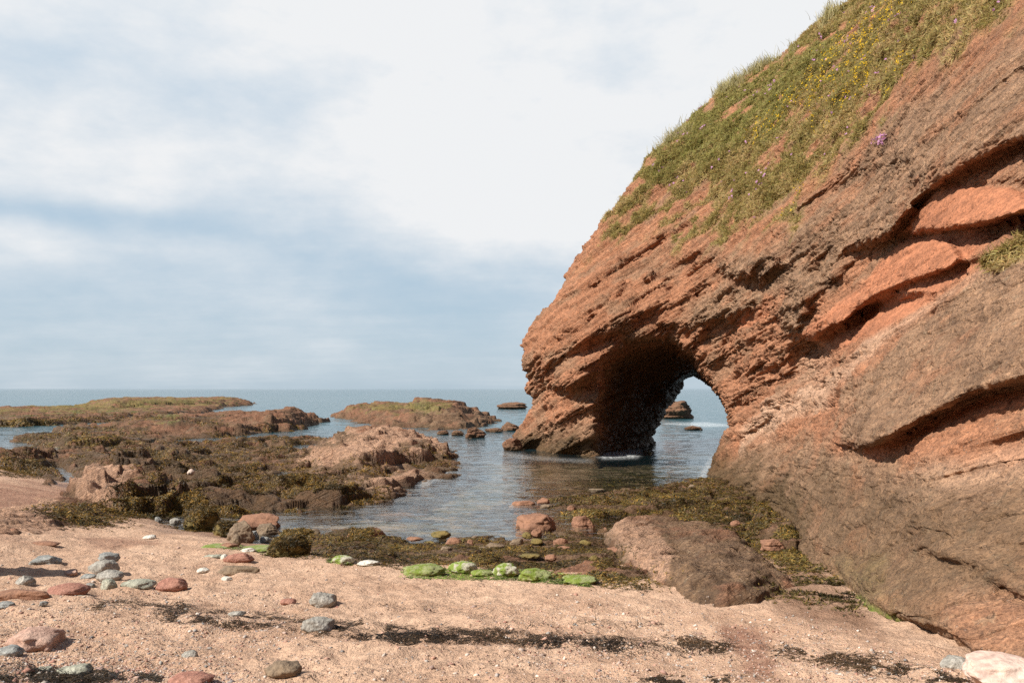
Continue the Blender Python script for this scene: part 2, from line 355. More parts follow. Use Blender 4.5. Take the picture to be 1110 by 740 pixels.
lump(885, 395, 26, 34, 20, -1.1, 1.6)
ledge([(1330, 340), (1110, 413), (1063, 425), (1010, 450), (965, 476), (932, 490), (912, 482)], 0.55, 0.55, 50, 24, 12)
lump(940, 455, 34, 30, 0, 0.55, 1.5)
ledge([(1330, 760), (1108, 645), (1062, 621), (1030, 606), (997, 598)], 0.10, 0.16, 30, 9)
ledge([(1000, 540), (970, 546), (938, 556)], 0.06, 0.18, 16, 5)
ledge([(1330, 560), (1110, 500), (1040, 512), (980, 520)], 0.10, 0.10, 26, 10)
ledge([(1110, 745), (1010, 680), (960, 665), (930, 640), (900, 605), (880, 585)], 0.18, 0.28, 34, 20)
ledge([(835, 300), (822, 308), (800, 302), (783, 292)], 0.1, 0.8, 10, 12)
ledge([(822, 330), (800, 345), (775, 352), (755, 352)], 0.1, 0.5, 10, 14)

lump(870, 245, 60, 28, -25, 0.5, 1.6)
lump(618, 404, 30, 17, -18, 0.4, 2.2); ledge([(648, 408), (630, 420), (612, 424), (596, 418)], 0.1, 0.7, 10, 11)
ledge([(650, 438), (633, 453), (600, 470), (571, 486)], 0.3, 0.55, 14, 8, 10)
ledge([(700, 362), (672, 370), (655, 388), (640, 398)], 0.3, 0.4, 16, 14)
ledge([(690, 232), (678, 240), (664, 248)], 0.2, 0.5, 14, 7)
ledge([(720, 330), (690, 342), (650, 362), (615, 384), (580, 402)], 0.35, 0.3, 22, 12)
ledge([(690, 300), (650, 316), (620, 336), (590, 356)], 0.3, 0.25, 20, 12)
ledge([(770, 370), (740, 356), (700, 352), (672, 362)], 0.25, 0.15, 16, 12)
ledge([(850, 405), (820, 420), (800, 432), (785, 445)], 0.3, 0.25, 18, 12)
ledge([(900, 415), (870, 430), (840, 445), (815, 462)], 0.15, 0.2, 16, 8)
lump(812, 438, 12, 6, -20, -0.7, 1.5)
ledge([(1130, 196), (1090, 200), (1040, 198), (1008, 216)], .12, .22, 12, 8)
ledge([(1060, 268), (1020, 280), (985, 292), (950, 306)], .08, .2, 8, 6)
ledge([(1090, 290), (1050, 312), (1000, 345), (950, 375), (918, 392)], .15, .3, 10, 9)
ledge([(1060, 328), (1010, 362), (960, 392), (925, 412)], .05, .14, 10, 6)
ledge([(1330, 470), (1110, 440), (1060, 452), (1000, 478)], .05, .12, 12, 7)
ledge([(1330, 540), (1110, 470), (1040, 486), (985, 505)], .08, .12, 14, 7)
ledge([(1330, 690), (1110, 592), (1050, 582), (985, 574), (930, 572)], .06, .12, 14, 5)
ledge([(1060, 560), (1000, 556), (950, 566), (900, 572)], .05, .10, 10, 4)
ledge([(1330, 640), (1110, 560), (1060, 548), (1010, 528)], .06, .09, 12, 5)
ledge([(960, 150), (920, 190), (880, 222), (840, 262)], .2, .3, 26, 10)
ledge([(1110, 70), (1060, 110), (1010, 150), (960, 180)], .15, .25, 24, 9)
ledge([(900, 270), (870, 292), (840, 296)], .15, .35, 16, 9)
ledge([(840, 445), (815, 470), (790, 492), (770, 500)], .12, .2, 14, 7)
ledge([(905, 440), (870, 470), (830, 500), (800, 520)], .1, .16, 14, 7)
block([(985, 254), (988, 230), (1030, 201), (1062, 207), (1093, 203), (1112, 213), (1200, 190), (1200, 240), (1112, 232), (1075, 243), (1030, 250)], 1.0, rot=-12)
block([(927, 313), (955, 286), (983, 258), (1027, 257), (1043, 280), (1027, 293), (985, 307), (947, 323)], .8)
block([(860, 364), (890, 335), (927, 313), (942, 327), (918, 348), (884, 368)], .9)
block([(945, 328), (1000, 305), (1065, 285), (1020, 312), (985, 345), (940, 362), (905, 372), (925, 345)], .45)
block([(1043, 262), (1110, 240), (1110, 262), (1060, 285)], .3)
block([(752, 350), (765, 325), (785, 308), (820, 312), (815, 330), (790, 346)], .8)
block([(845, 320), (858, 296), (880, 305), (875, 340), (858, 366), (848, 350)], .8)
block([(593, 420), (600, 400), (625, 388), (645, 395), (640, 410), (618, 424)], .9, rot=-15)
block([(900, 280), (915, 240), (950, 215), (985, 205), (990, 225), (965, 255), (925, 272)], .7)
block([(783, 295), (778, 275), (800, 262), (838, 262), (845, 285), (823, 308), (800, 300)], .9, rot=-10)
block([(690, 335), (725, 300), (765, 285), (772, 300), (740, 330), (712, 345)], .45)
block([(600, 350), (640, 315), (680, 300), (670, 318), (630, 345), (605, 362)], .45)
# bedding relief evaluated on the real surface positions
Yw = D.ravel(); Pw = np.stack([(U.ravel() - CX) / F * Yw, Yw, ZC - (Vv.ravel() - HY) / F * Yw], 1)
bq = bed(Pw); warp = fbm(Pw * 0.35, 3, seed=11)
a1 = fbm(np.stack([bq[:, 0] * .10, bq[:, 1] * .10, bq[:, 2] * 1.15 + warp * .35], 1), 3, 0.55)
a2 = fbm(np.stack([bq[:, 0] * .25, bq[:, 1] * .25, bq[:, 2] * 3.6 + warp * .8], 1), 2, 0.5, seed=5)
shp = lambda a, e: np.sign(a) * np.abs(a) ** e
farw = sm(9, 26, Yw)
grassy = sm(0, 60, -sdpoly(U, Vv, [(600, 300), (700, 150), (930, -30), (1400, -330), (1400, -330), (1120, -20), (1060, 40), (960, 120), (890, 195), (860, 240), (780, 275), (690, 300)])).ravel()
disp = (shp(a1, .75) * (0.16 + 0.42 * farw) + shp(a2, .7) * (0.05 + 0.17 * farw)) * (1 - 0.75 * grassy) + fbm(Pw * 0.5, 3, seed=8) * (0.08 + .25 * farw)
_h1 = rng.random(4096)
def beds(b, per, warp, edge=.14):
    """stack of beds, each standing out by its own amount, with crisp edges"""
    l = (b[:, 2] + warp) / per; i = np.floor(l).astype(int); f = l - i
    return _h1[i & 4095] * (1 - sm(1 - edge, 1, f)) + _h1[(i + 1) & 4095] * sm(1 - edge, 1, f) - .5
w1, w2, wr_ = worley2(np.stack([bq[:, 0] * .45 + .3 * a1, bq[:, 1] * .45, bq[:, 2] * 1.5 + warp * .5], 1), 3)
disp += beds(bq, .95, .5 * warp + .15 * noise(Pw * .9), .2) * (.14 + .5 * farw) * (1 - .85 * grassy) * sm(-.5, .1, fbm(Pw * .3, 2, seed=14))
disp += (wr_ - .5) * (0.06 + .22 * farw) * (1 - .8 * grassy) * np.where(Yw < 14, .5, 1)
D = D + disp.reshape(U.shape)
sdo = sdpoly(U, Vv, OUT)
dm = np.maximum(0, -sdo) * D / F
Dn = D + 1.6 * np.maximum(0, 1 - dm / 2.2) ** 2
Th = np.minimum(np.sqrt(20 * dm), 15)
Db = Dn + Th
TN = [(655, 700), (650, 500), (647, 470), (650, 435), (655, 405), (664, 384), (682, 372), (712, 368), (738, 377), (756, 396), (776, 424), (798, 462), (790, 470), (778, 486), (767, 512), (755, 560), (750, 700)]
TF = [(719, 700), (718, 480), (720, 462), (725, 444), (733, 428), (743, 414), (753, 408), (764, 412), (780, 426), (806, 466), (806, 700)]
sn = sdpoly(U, Vv, TN) / F; sf = sdpoly(U, Vv, TF) / F
wn, wf = math.log(30.5), math.log(38.5)
WW = ws[None, None, :]
S = np.maximum(np.log(Dn)[..., None] - WW, WW - np.log(Db)[..., None]).astype(np.float32)
S = np.maximum(S, (sdo / F)[..., None].astype(np.float32))
t = sm(wn, wf, WW); tun = (sn[..., None] * (1 - t) + sf[..., None] * t)
S = np.maximum(S, -tun.astype(np.float32))
S[0] = S[-1] = 0.05; S[:, 0] = S[:, -1] = 0.05; S[:, :, 0] = S[:, :, -1] = 0.05
grid = openvdb.FloatGrid(0.05); grid.copyFromArray(np.ascontiguousarray(np.clip(S, -0.05, 0.05)))
pts, quads = grid.convertToQuads(0.0)
del S
pts = np.asarray(pts, float); quads = np.asarray(quads, np.int64)
pu = us[0] + pts[:, 0] * 4.0; pv = vs[0] + pts[:, 1] * 4.0; pw = np.exp(ws[0] + pts[:, 2] * 0.018)
Vw = np.stack([(pu - CX) / F * pw, pw, ZC - (pv - HY) / F * pw], 1)
print('cliff base', len(Vw), len(quads), time.time() - T0)
def lap(V, Q, it, lam=.55):
    e = np.concatenate([Q[:, [0, 1]], Q[:, [1, 2]], Q[:, [2, 3]], Q[:, [3, 0]]]); a = np.concatenate([e[:, 0], e[:, 1]]); b = np.concatenate([e[:, 1], e[:, 0]]); c = np.bincount(a, minlength=len(V))[:, None] + 1e-9
    for _ in range(it):
        m = np.stack([np.bincount(a, V[b, k], len(V)) for k in range(3)], 1) / c; V = V + (m - V) * lam
    return V
Vw = lap(Vw, quads, 3)
bn = vnormals(Vw, quads)
if (bn[np.argmin(Vw[:, 1])] @ np.array([0, -1, 0])) < 0: bn = -bn; quads = quads[:, ::-1].copy()
view = np.array([0, 0, ZC]) - Vw; view /= np.linalg.norm(view, axis=1)[:, None]
bu, bvv = proj(Vw); fr_ = (((bn * view).sum(1) > -.05) & (bu < 1150) & (bvv > -40) & (bvv < 800)).astype(float)
for _ in range(3):
    m = fr_[quads].max(1); fr_ = np.zeros(len(Vw)); 
    for k in range(4): np.maximum.at(fr_, quads[:, k], m)
isf = fr_[quads].min(1) > .5
def sub(V, Q):
    u = np.unique(Q); mp = np.full(len(V), -1); mp[u] = np.arange(len(u)); return V[u], mp[Q]
VF, QF = sub(Vw, quads[isf]); VB, QB = sub(Vw, quads[~isf])
tmp = mesh('tmp', VF, QF, None)
md = tmp.modifiers.new('s', 'SUBSURF'); md.levels = 2; md.render_levels = 2
me = bpy.data.meshes.new_from_object(tmp.evaluated_get(bpy.context.evaluated_depsgraph_get()))
bpy.data.objects.remove(tmp)
n = len(me.vertices); Vc = np.empty(n * 3, np.float32); me.vertices.foreach_get('co', Vc); Vc = Vc.reshape(-1, 3).astype(float)
Qc = np.empty(len(me.loops), np.int32); me.loops.foreach_get('vertex_index', Qc); Qc = Qc.reshape(-1, 4)
Qc = np.concatenate([Qc, QB + len(Vc)]); Vc = np.concatenate([Vc, VB]); nrm = vnormals(Vc, Qc)
nrm[:n] = vnormals(Vc[:n], Qc[:len(Qc) - len(QB)]); NFRONT = len(Qc) - len(QB)
print('cliff subdivided', n, time.time() - T0)
pu, pv = proj(Vc)
bq = bed(Vc); dist = Vc[:, 1]
fw = sm(8, 24, dist)
def reg(poly, soft=10, wob=0.0): return sm(soft, -soft, sdpoly(pu, pv, poly) + wob)
wob = fbm(Vc * 0.8, 4, seed=21) * 16
orange = np.maximum.reduce([reg([(984, 254), (987, 230), (1030, 200), (1093, 203), (1140, 215), (1140, 236), (1073, 245)], 3),
    reg([(925, 315), (983, 257), (1075, 250), (1043, 285), (1000, 310), (960, 330), (945, 323)], 4, wob * .3), reg([(862, 364), (927, 313), (944, 327), (884, 368)], 3),
    reg([(935, 335), (1010, 305), (1060, 286), (980, 345), (930, 370), (900, 380), (880, 375)], 5, wob * .3),
    reg([(935, 492), (1010, 456), (1065, 430), (1140, 418), (1140, 434), (1060, 448), (1000, 472), (950, 500)], 4, wob * .2),
    0.22 * reg([(985, 650), (1040, 640), (1140, 655), (1140, 700), (1040, 705)], 14, wob), 0.75 * reg([(800, 345), (835, 322), (830, 345), (800, 360)], 4)])
pale = np.maximum.reduce([0.8 * reg([(1075, 284), (1030, 320), (985, 352), (930, 400), (905, 425), (893, 440), (905, 405), (940, 370), (1000, 335)], 5, wob * .3),
    reg([(798, 470), (830, 440), (872, 415), (900, 420), (885, 440), (840, 465), (800, 490)], 7, wob * .4), 0.5 * reg([(860, 370), (900, 372), (900, 420), (862, 420)], 6, wob * .3),
    0.45 * reg([(960, 520), (1110, 480), (1110, 505), (1000, 540)], 12, wob)])
brown = np.maximum.reduce([reg([(1140, 255), (1075, 290), (985, 360), (915, 425), (905, 470), (935, 490), (1010, 450), (1140, 410)], 7, wob * .4),
    reg([(780, 500), (860, 470), (905, 490), (1000, 500), (1140, 520), (1140, 800), (1000, 740), (850, 640), (740, 560), (760, 510)], 14, wob),
    reg([(775, 285), (850, 255), (900, 210), (960, 130), (1110, 40), (1140, 130), (1010, 190), (960, 265), (870, 330), (840, 310), (790, 300)], 12, wob),
    reg([(745, 330), (790, 305), (822, 312), (820, 335), (780, 352), (745, 355)], 8, wob * .5), reg([(845, 300), (875, 310), (872, 365), (850, 360)], 8, wob * .3),
    0.6 * reg([(545, 500), (560, 470), (640, 455), (660, 500)], 8, wob * .5), 0.5 * sm(0.15, 0.5, fbm(np.stack([bq[:, 0] * .5, bq[:, 1] * .5, bq[:, 2] * 1.3], 1), 4, seed=31))])
brown *= 1 - orange
GR = [(615, 275), (700, 150), (930, -30), (1400, -360), (1400, -230), (1160, -80), (1096, -5), (1078, 22), (1048, 42), (1030, 66), (1000, 78), (990, 100), (960, 112), (940, 140), (905, 168), (893, 190), (872, 205), (862, 226), (838, 243), (800, 246), (775, 262), (735, 268), (700, 250), (655, 262)]
sg = sdpoly(pu, pv, GR)
streak = fbm(np.stack([bq[:, 0] * .35, bq[:, 1] * .35, bq[:, 2] * 1.2], 1), 4, 0.6, seed=41) + 0.6 * fbm(Vc * 1.6, 3, seed=42)
bare = sm(90, 10, np.hypot((pu - 690) * .8, pv - 262)) * 0.9      # thin cover above the arch
grass = sm(10, -30, sg + wob * 1.8) * sm(-0.6, 0.16, streak + 0.32 - bare)
grass = np.maximum(grass, 0.8 * reg([(1066, 285), (1090, 262), (1140, 230), (1140, 262), (1085, 296)], 4, wob * .2))
top = sm(0.3, 0.8, nrm[:, 2]) * sm(4, 6, Vc[:, 2]) * np.maximum(sm(-10, -40, pv), sm(-10,-30, (nrm * (np.array([0, 0, ZC]) - Vc)).sum(1))); grass = np.maximum(grass, top * sm(-0.5, 0, streak))
tidal_and_shade = sm(1.15, 0.25, Vc[:, 2] + 0.35 * fbm(Vc * 1.2, 4, seed=44)) * np.maximum(sm(9, 14, dist), 0.35)
tidal_and_shade = np.maximum(tidal_and_shade, .6 * reg([(860, 500), (960, 520), (1140, 560), (1140, 650), (1040, 640), (1010, 690), (930, 640), (870, 600)], 22, wob * 1.6))
cave_shade = sm(-2, -10, sdpoly(pu, pv, TN)) * sm(31, 33, dist) * sm(4.8, 3.6, Vc[:, 2])  # damp low down, plus tunnel shade painted into the rock colour
tidal_and_shade = np.maximum(tidal_and_shade, cave_shade)
tidal_and_shade = np.maximum(tidal_and_shade, 0.5 * reg([(900, 600), (935, 625), (1010, 700), (960, 690), (925, 665), (880, 615)], 6))
algae = np.maximum(0.95 * reg([(916, 640), (932, 648), (975, 672), (1010, 690), (990, 694), (935, 672), (918, 656)], 5, wob * .25), 0.10 * reg([(890, 600), (950, 610), (970, 660), (930, 650)], 14, wob * 1.5))
# fine relief
s2 = np.stack([bq[:, 0] * .6, bq[:, 1] * .6, bq[:, 2] * 11], 1)
wp3 = .35 * fbm(Vc * .4, 3, seed=59) + .05 * fbm(Vc * 2, 2, seed=60)
bd1 = beds(bq, .52, wp3, .16) * sm(-.5, .0, fbm(np.stack([bq[:, 0] * .4, bq[:, 1] * .4, bq[:, 2] * .8], 1), 2, seed=61)); bd2 = beds(bq, .17, wp3, .3) * sm(-.3, .2, fbm(np.stack([bq[:, 0] * .5, bq[:, 1] * .5, bq[:, 2] * 1.5], 1), 2, seed=62))
f1 = shp(fbm(s2, 3, 0.55, seed=51), .8); f2 = fbm(Vc * 3.2, 4, 0.6, seed=52); f3 = fbm(Vc * 14, 3, 0.6, seed=53)
f4 = np.abs(fbm(np.stack([bq[:, 0] * .8, bq[:, 1] * .8, bq[:, 2] * 5], 1), 3, 0.5, seed=54))       # cracks along the beds
c1_, c2_, cr_ = worley2(np.stack([bq[:, 0] * .9 + .25 * f2, bq[:, 1] * .9, bq[:, 2] * 3.4 + .2 * f1], 1), 7)
crack = sm(.10, .0, c2_ - c1_) * np.clip(fw + .25, 0, 1)
rough = (1 - 0.5 * orange) * (1 - 0.45 * grass)
dsp = rough * (f1 * (0.02 + 0.04 * fw) + bd1 * (.05 + .26 * fw) + bd2 * (.025 + .10 * fw) + f2 * (0.02 + 0.022 * fw) + f3 * (0.007 + 0.002 * fw) - sm(0.09, 0.0, f4) * (0.03 + 0.09 * fw))
pit = sm(0.36, 0.12, worley(Vc * 6.5)) * sm(-0.15, 0.25, fbm(Vc * 1.1, 3, seed=56)) * brown
knob = sm(0.42, 0.1, worley(Vc * 9, 5)) * brown
dsp += -pit * (0.03 - 0.005 * fw) + knob * 0.014
dsp += grass * (fbm(Vc * 2.2, 3, seed=57) * 0.12 + np.maximum(0, fbm(Vc * 5, 2, seed=58)) * 0.10)
dsp += rough * ((cr_ - .5) * (.012 + .045 * fw) - crack * (.02 + .045 * fw)) * (1 - .5 * grass)
dsp = np.where(dist < 4.2, dsp * 0.6, dsp)
Vc = Vc + nrm * dsp[:, None]
cliff_mat = rock_material('red_sandstone')
cliff = mesh('cliff', Vc, Qc, cliff_mat)
zeros_masks(cliff, np.stack([grass, brown, orange], 1), np.stack([pale, tidal_and_shade, algae], 1))
tag(cliff, 'red sandstone cliff with a sea arch and a grassy top', 'cliff', kind='structure')
bpy.data.meshes.remove(me)
cN = vnormals(Vc, Qc)
print('cliff', len(Vc), time.time() - T0)

# ------------------------------------------------------------------ blades, leaves and flakes as real little faces
def leaves(name, P, Nn, size, mat, colr, blades=3, w=0.3, curl=0.5, lie=0.2, up=None, segs=2):
    """blades: bent strips that start at P; size per point; lie 0 = along the normal, 1 = flat on the surface"""
    n = len(P); V = []; C = []; 
    for k in range(blades):
        r = rng.normal(size=(n, 3)); r -= (r * Nn).sum(1)[:, None] * Nn; r /= np.linalg.norm(r, axis=1)[:, None] + 1e-9
        a = lie + rng.uniform(-.15, .15, n); d = Nn * (1 - a)[:, None] + r * a[:, None]
        if up is not None: d = d * (1 - up) + np.array([0, 0, 1]) * up
        d /= np.linalg.norm(d, axis=1)[:, None] + 1e-9
        sd = np.cross(d, Nn + rng.normal(size=(n, 3)) * .3); sd /= np.linalg.norm(sd, axis=1)[:, None] + 1e-9
        L = (size * rng.uniform(.6, 1.3, n))[:, None]; W = L * w * .5; base = P + rng.normal(size=(n, 3)) * L * .35 * (1 - .6 * np.abs(Nn))
        pr = []
        for j in range(segs + 1):
            tt = j / segs; ctr = base + d * L * tt + (r * curl - Nn * curl * .35) * L * tt * tt
            ww = W * (1 - tt * .75) if segs > 1 else W
            pr += [ctr - sd * ww, ctr + sd * ww]
        V.append(np.stack(pr, 1)); cc = colr(n); C.append(np.repeat(cc[:, None, :], 2 * segs + 2, 1))
    V = np.concatenate(V).reshape(-1, 3); C = np.concatenate(C).reshape(-1, 3); m = len(V) // (2 * segs + 2)
    b = np.arange(m) * (2 * segs + 2); Q = np.concatenate([np.stack([b + 2 * j, b + 2 * j + 1, b + 2 * j + 3, b + 2 * j + 2], 1) for j in range(segs)])
    o = mesh(name, V, Q, mat, smooth=False); vcol(o, 'tint', C); return o
def leaf_material(name, rough=0.6, spec=0.3, trans=0.25):
    N = NT(name); a = N.n('ShaderNodeAttribute', attribute_name='tint').outputs[0]
    b = N.n('ShaderNodeBsdfPrincipled', {'Base Color': a, 'Roughness': rough, 'Specular IOR Level': spec})
    if trans > 0:
        t_ = N.n('ShaderNodeBsdfTranslucent', {'Color': a}); m = N.n('ShaderNodeMixShader', {0: trans, 1: b.outputs[0], 2: t_.outputs[0]})
        N.t.links.new(m.outputs[0], N.out.inputs[0])
    else: N.t.links.new(b.outputs[0], N.out.inputs[0])
    return N.m
def palette(cols, var=.25):
    cols = np.array(cols)
    def f(n):
        i = rng.integers(0, len(cols), n); j = rng.integers(0, len(cols), n); t_ = rng.random(n)[:, None]
        return (cols[i] * t_ + cols[j] * (1 - t_)) * (1 + rng.uniform(-var, var, n))[:, None]
    return f
def sample_faces(V, Q, w, n):
    """n random points on quads, in proportion to area x weight"""
    c = V[Q].mean(1); ar = np.linalg.norm(np.cross(V[Q[:, 2]] - V[Q[:, 0]], V[Q[:, 3]] - V[Q[:, 1]]), axis=1) * w
    i = rng.choice(len(Q), n, p=ar / ar.sum()); a, b = rng.random((2, n, 1)); q = V[Q[i]]
    return (q[:, 0] * (1 - a) * (1 - b) + q[:, 1] * a * (1 - b) + q[:, 2] * a * b + q[:, 3] * (1 - a) * b), i

grass_mat = leaf_material('grass_blades', 0.6, 0.2, 0.35)
fg = grass[Qc].mean(1); fpu = pu[Qc].mean(1); fpv = pv[Qc].mean(1); fd = Vc[Qc[:, 0], 1]; fn = cN[Qc[:, 0]]
seen = (fpu < 1170) & (fpv > -50) & ((fn * (np.array([0, 0, ZC]) - Vc[Qc[:, 0]])).sum(1) > -3.0)
lush = np.exp(-((fpu - 800) / 130) ** 2 - ((fpv - 165 + (fpu - 720) * .55) / 45) ** 2)
fst = streak[Qc].mean(1)
w = np.where(seen, sm(0.25, 0.8, fg) * (0.5 + sm(-.2, .5, fst) + lush) / np.maximum(fd, 8) ** 1.0, 0)
Pg, ig = sample_faces(Vc, Qc, w, 270000)
gdist = Pg[:, 1]
lu = (sm(.35, .8, lush + 0.35 * fbm(Pg * .5, 3, seed=61)))[ig] if False else sm(.3, .75, lush[ig] + 0.4 * fbm(Pg * .6, 3, seed=61))
dry = sm(-.1, .45, fbm(Pg * .8, 3, seed=62))
def gcol(n):
    a = np.array([.29, .22, .07]) * (1 - dry[:, None]) + np.array([.42, .305, .125]) * dry[:, None]
    a = a * (1 - .75 * lu[:, None]) + np.array([.30, .27, .075]) * .7 * lu[:, None]
    return a * rng.uniform(.6, 1.35, n)[:, None] * (1 + rng.uniform(-.12, .12, (n, 3)))
o = leaves('cliff_grass', Pg - fn[ig] * .02, fn[ig], 0.03 + 0.0018 * gdist + .03 * rng.random(len(Pg)), grass_mat, gcol, blades=2, w=.26, curl=.5, lie=.5, up=.15)
tag(o, 'dry green grass and low plants clinging to the top of the red cliff', 'grass', kind='stuff')
# long pale tufts on the skyline
sky = np.where(seen & (fg > .3), np.exp(-(np.abs(sdpoly(fpu, fpv, OUT)) / 5.0) ** 2) * sm(700, 760, fpu), 0) * sm(-.1, .5, fbm(Vc[Qc[:, 0]] * .7, 2, seed=66))
Pk, ik = sample_faces(Vc, Qc, sky, 1500)
o = leaves('tall_grass', Pk, fn[ik], 0.26 + .18 * rng.random(len(Pk)), grass_mat, palette([(.42, .36, .17), (.34, .31, .12), (.50, .43, .24)]), blades=4, w=.06, curl=.35, lie=.25, up=.6, segs=3)
tag(o, 'long pale grass tufts along the skyline of the cliff', 'grass', kind='stuff')
def flowers(name, poly_w, n, cols, label, size=.035):
    Pq, iq = sample_faces(Vc, Qc, np.where(seen, poly_w * sm(.2, .7, fg), 0), n)
    o = leaves(name, Pq + fn[iq] * .12, fn[iq], np.full(n, size) * (0.6 + Pq[:, 1] / 25), grass_mat, palette(cols, .15), blades=3, w=1.0, curl=.1, lie=.6, segs=1)
    tag(o, label, 'flowers', kind='stuff')
yl = np.zeros(len(Qc))
for a, b, c, d in ((1000, -20, 905, 60), (980, 0, 880, 110), (905, 60, 820, 150), (955, 30, 925, 100), (985, 60, 965, 95), (880, 200, 855, 225), (940, 80, 890, 130)):
    dd, _ = polyline(fpu, fpv, [(a, b), (c, d)]); yl = np.maximum(yl, np.exp(-(dd / 8) ** 2))
flowers('yellow_flowers', yl * sm(-.3, .3, fbm(Vc[Qc[:, 0]] * 2.0, 2, seed=71)), 1200, [(.75, .48, .02), (.8, .56, .03)], 'small yellow flowers in streaks across the grassy cliff slope', .016)
pk = np.exp(-((fpu - 958) / 5) ** 2 - ((fpv - 151) / 4) ** 2) * 2.5 + .05 * sm(.25, .5, fbm(Vc[Qc[:, 0]] * .9, 2, seed=72)) * ((fpv < 270) & (fpu > 700))
fg2 = fg.copy(); fg = np.maximum(fg, np.exp(-((fpu - 958) / 7) ** 2 - ((fpv - 151) / 6) ** 2))
flowers('pink_flowers', pk, 230, [(.62, .34, .52), (.55, .28, .46)], 'pink thrift flowers dotted on the cliff turf', .028)
fg = fg2
print('grass', time.time() - T0)

# ------------------------------------------------------------------ reefs
reef_mat = rock_material('shore_rock', red=(0.29, 0.135, 0.08), brown=(0.20, 0.125, 0.075), fine=0.8)
SURF = []      # (V, Q) of everything seaweed can lie on
LOOK = {}
WEED = lambda P, k=1.0: fbm(P * np.array([.5, 1.25, .5]) * k, 4, .6, seed=77)
def reef(name, label, humps, weed=(), green=(), brownp=(), ext=1.6, n=1.0, tilt=0.0, rough=1.0, blk=1.0, cat='rock', redp=(), base=-0.6, zref=0.0, tall=0.0, onsand=False, pools=(), wthr=-.22):
    """humps: (outline at the waterline in photo pixels, height, width of the shoulder in m)"""
    W = [(np.array([gp(a, b)[:2] if onsand else wp(a, b, zref) for a, b in h[0]]), h[1], h[2]) for h in humps]
    for _ in range(2): W = [(np.stack([p_ * .75 + np.roll(p_, -1, 0) * .25, p_ * .25 + np.roll(p_, -1, 0) * .75], 1).reshape(-1, 2), h, s_) for p_, h, s_ in W]
    allp = np.concatenate([w[0] for w in W]); tan = allp[:, 0] / allp[:, 1]
    y0, y1 = allp[:, 1].min(), allp[:, 1].max(); ex = ext * max(.15, (y1 - y0) * .06)
    y0 -= ex; y1 += ex; t0, t1 = tan.min() - ex / y0, tan.max() + ex / y0
    px_w = (t1 - t0) * F; ncx = int(np.clip(px_w / 1.2 * n, 40, 640)); ncy = int(np.clip(math.log(y1 / y0) / (0.0030 / n), 60, 520))
    ys = np.exp(np.linspace(math.log(y0), math.log(y1), ncy)); tt = np.linspace(t0, t1, ncx)
    Y = np.repeat(ys[:, None], ncx, 1); X = tt[None] * Y; x, y = X.ravel(), Y.ravel(); P = np.stack([x, y, 0 * x], 1)
    sc_ = max(.25, min(2.2, y.mean() / 24)); q = P / sc_
    wx = fbm(q * .6, 3, seed=81) * .55 * sc_; wy = fbm(q * .6, 3, seed=82) * .9 * sc_
    z = np.full(len(x), base, float); gz_ = ground_z(x, y); zr = np.maximum(gz_, 0) if onsand else zref
    for poly, h, sh in W:
        d = -sdpoly(x + wx * min(1, sh), y + wy * min(1, sh), poly)
        prof = np.where(d > 0, 1 - (1 - np.clip(d / sh, 0, 1)) ** 2.2, d / sh * 1.6)
        z = np.maximum(z, zr + h * prof + tilt * h * (x - poly[:, 0].mean()) / (np.ptp(poly[:, 0]) + .1) * (d > 0))
    hh = max(h for _, h, _ in W)
    # tilted beds cut into steps
    ww = fbm(P * .3 / sc_, 3, seed=83)
    for per, am in ((0.34, .8), (0.15, .85)):
        per = per * min(1.5, hh + .35); lay = (z - .05 * x + .15 * y + .3 * ww * per * 3) / per; fr = lay - np.floor(lay); st = (np.floor(lay) + sm(.36, .64, fr) - lay)
        z = z + st * per * am * sm(-.3, .1, z) * rough * sm(-.8, .0, fbm(q * .9, 2, seed=int(84 + per * 50)))
    k1, k2, kr = worley2(np.stack([(x + .8 * wx) / sc_ * .55 - y / sc_ * .18, (y + wy) / sc_ * .8, z * 0 + z / sc_ * .6], 1), 9)
    up = sm(-.1, .2, z - zr + .05)
    z += up * blk * ((kr - .45) * .26 * min(1, hh + .15) * sc_ ** .5 - sm(.13, 0, k2 - k1) * .13 * sc_ ** .4)
    k1, k2, kr = worley2(np.stack([x / sc_ * 1.9, y / sc_ * 2.2, z * 0], 1), 5); z += up * blk * ((kr - .5) * .06 - sm(.12, 0, k2 - k1) * .05)
    z += rough * (fbm(q * np.array([.9, 1.5, 1]), 4, .55, seed=85) * .13 * min(1, hh + .25) + fbm(P * 5, 3, .6, seed=86) * .022 + fbm(P * 16, 2, seed=87) * .006)
    for pl_ in pools:
        pw_ = np.array([wp(a, b) for a, b in pl_]); z = np.minimum(z, -.06 + 1.2 * np.maximum(0, sdpoly(x + .4 * wx, y + .4 * wy, pw_)))
    V = np.stack([x, y, z], 1); Q = gridquads(ncy, ncx)
    keep = (z > gz_ - .18)[Q].any(1) & (z > base + .02)[Q].any(1)
    Q = Q[keep]; used = np.unique(Q); mp = np.full(len(V), -1); mp[used] = np.arange(len(used)); V = V[used]; Q = mp[Q]
    # skirt closes the rim under the sand or water
    e = np.sort(np.concatenate([Q[:, [0, 1]], Q[:, [1, 2]], Q[:, [2, 3]], Q[:, [3, 0]]]), 1); ed = np.concatenate([Q[:, [0, 1]], Q[:, [1, 2]], Q[:, [2, 3]], Q[:, [3, 0]]])
    _, inv, cnt = np.unique(e[:, 0] * 10 ** 7 + e[:, 1], return_inverse=True, return_counts=True); ed = ed[cnt[inv] == 1]
    bv = np.unique(ed); mp = np.full(len(V), -1); mp[bv] = len(V) + np.arange(len(bv)); low = V[bv].copy(); low[:, 2] -= .5
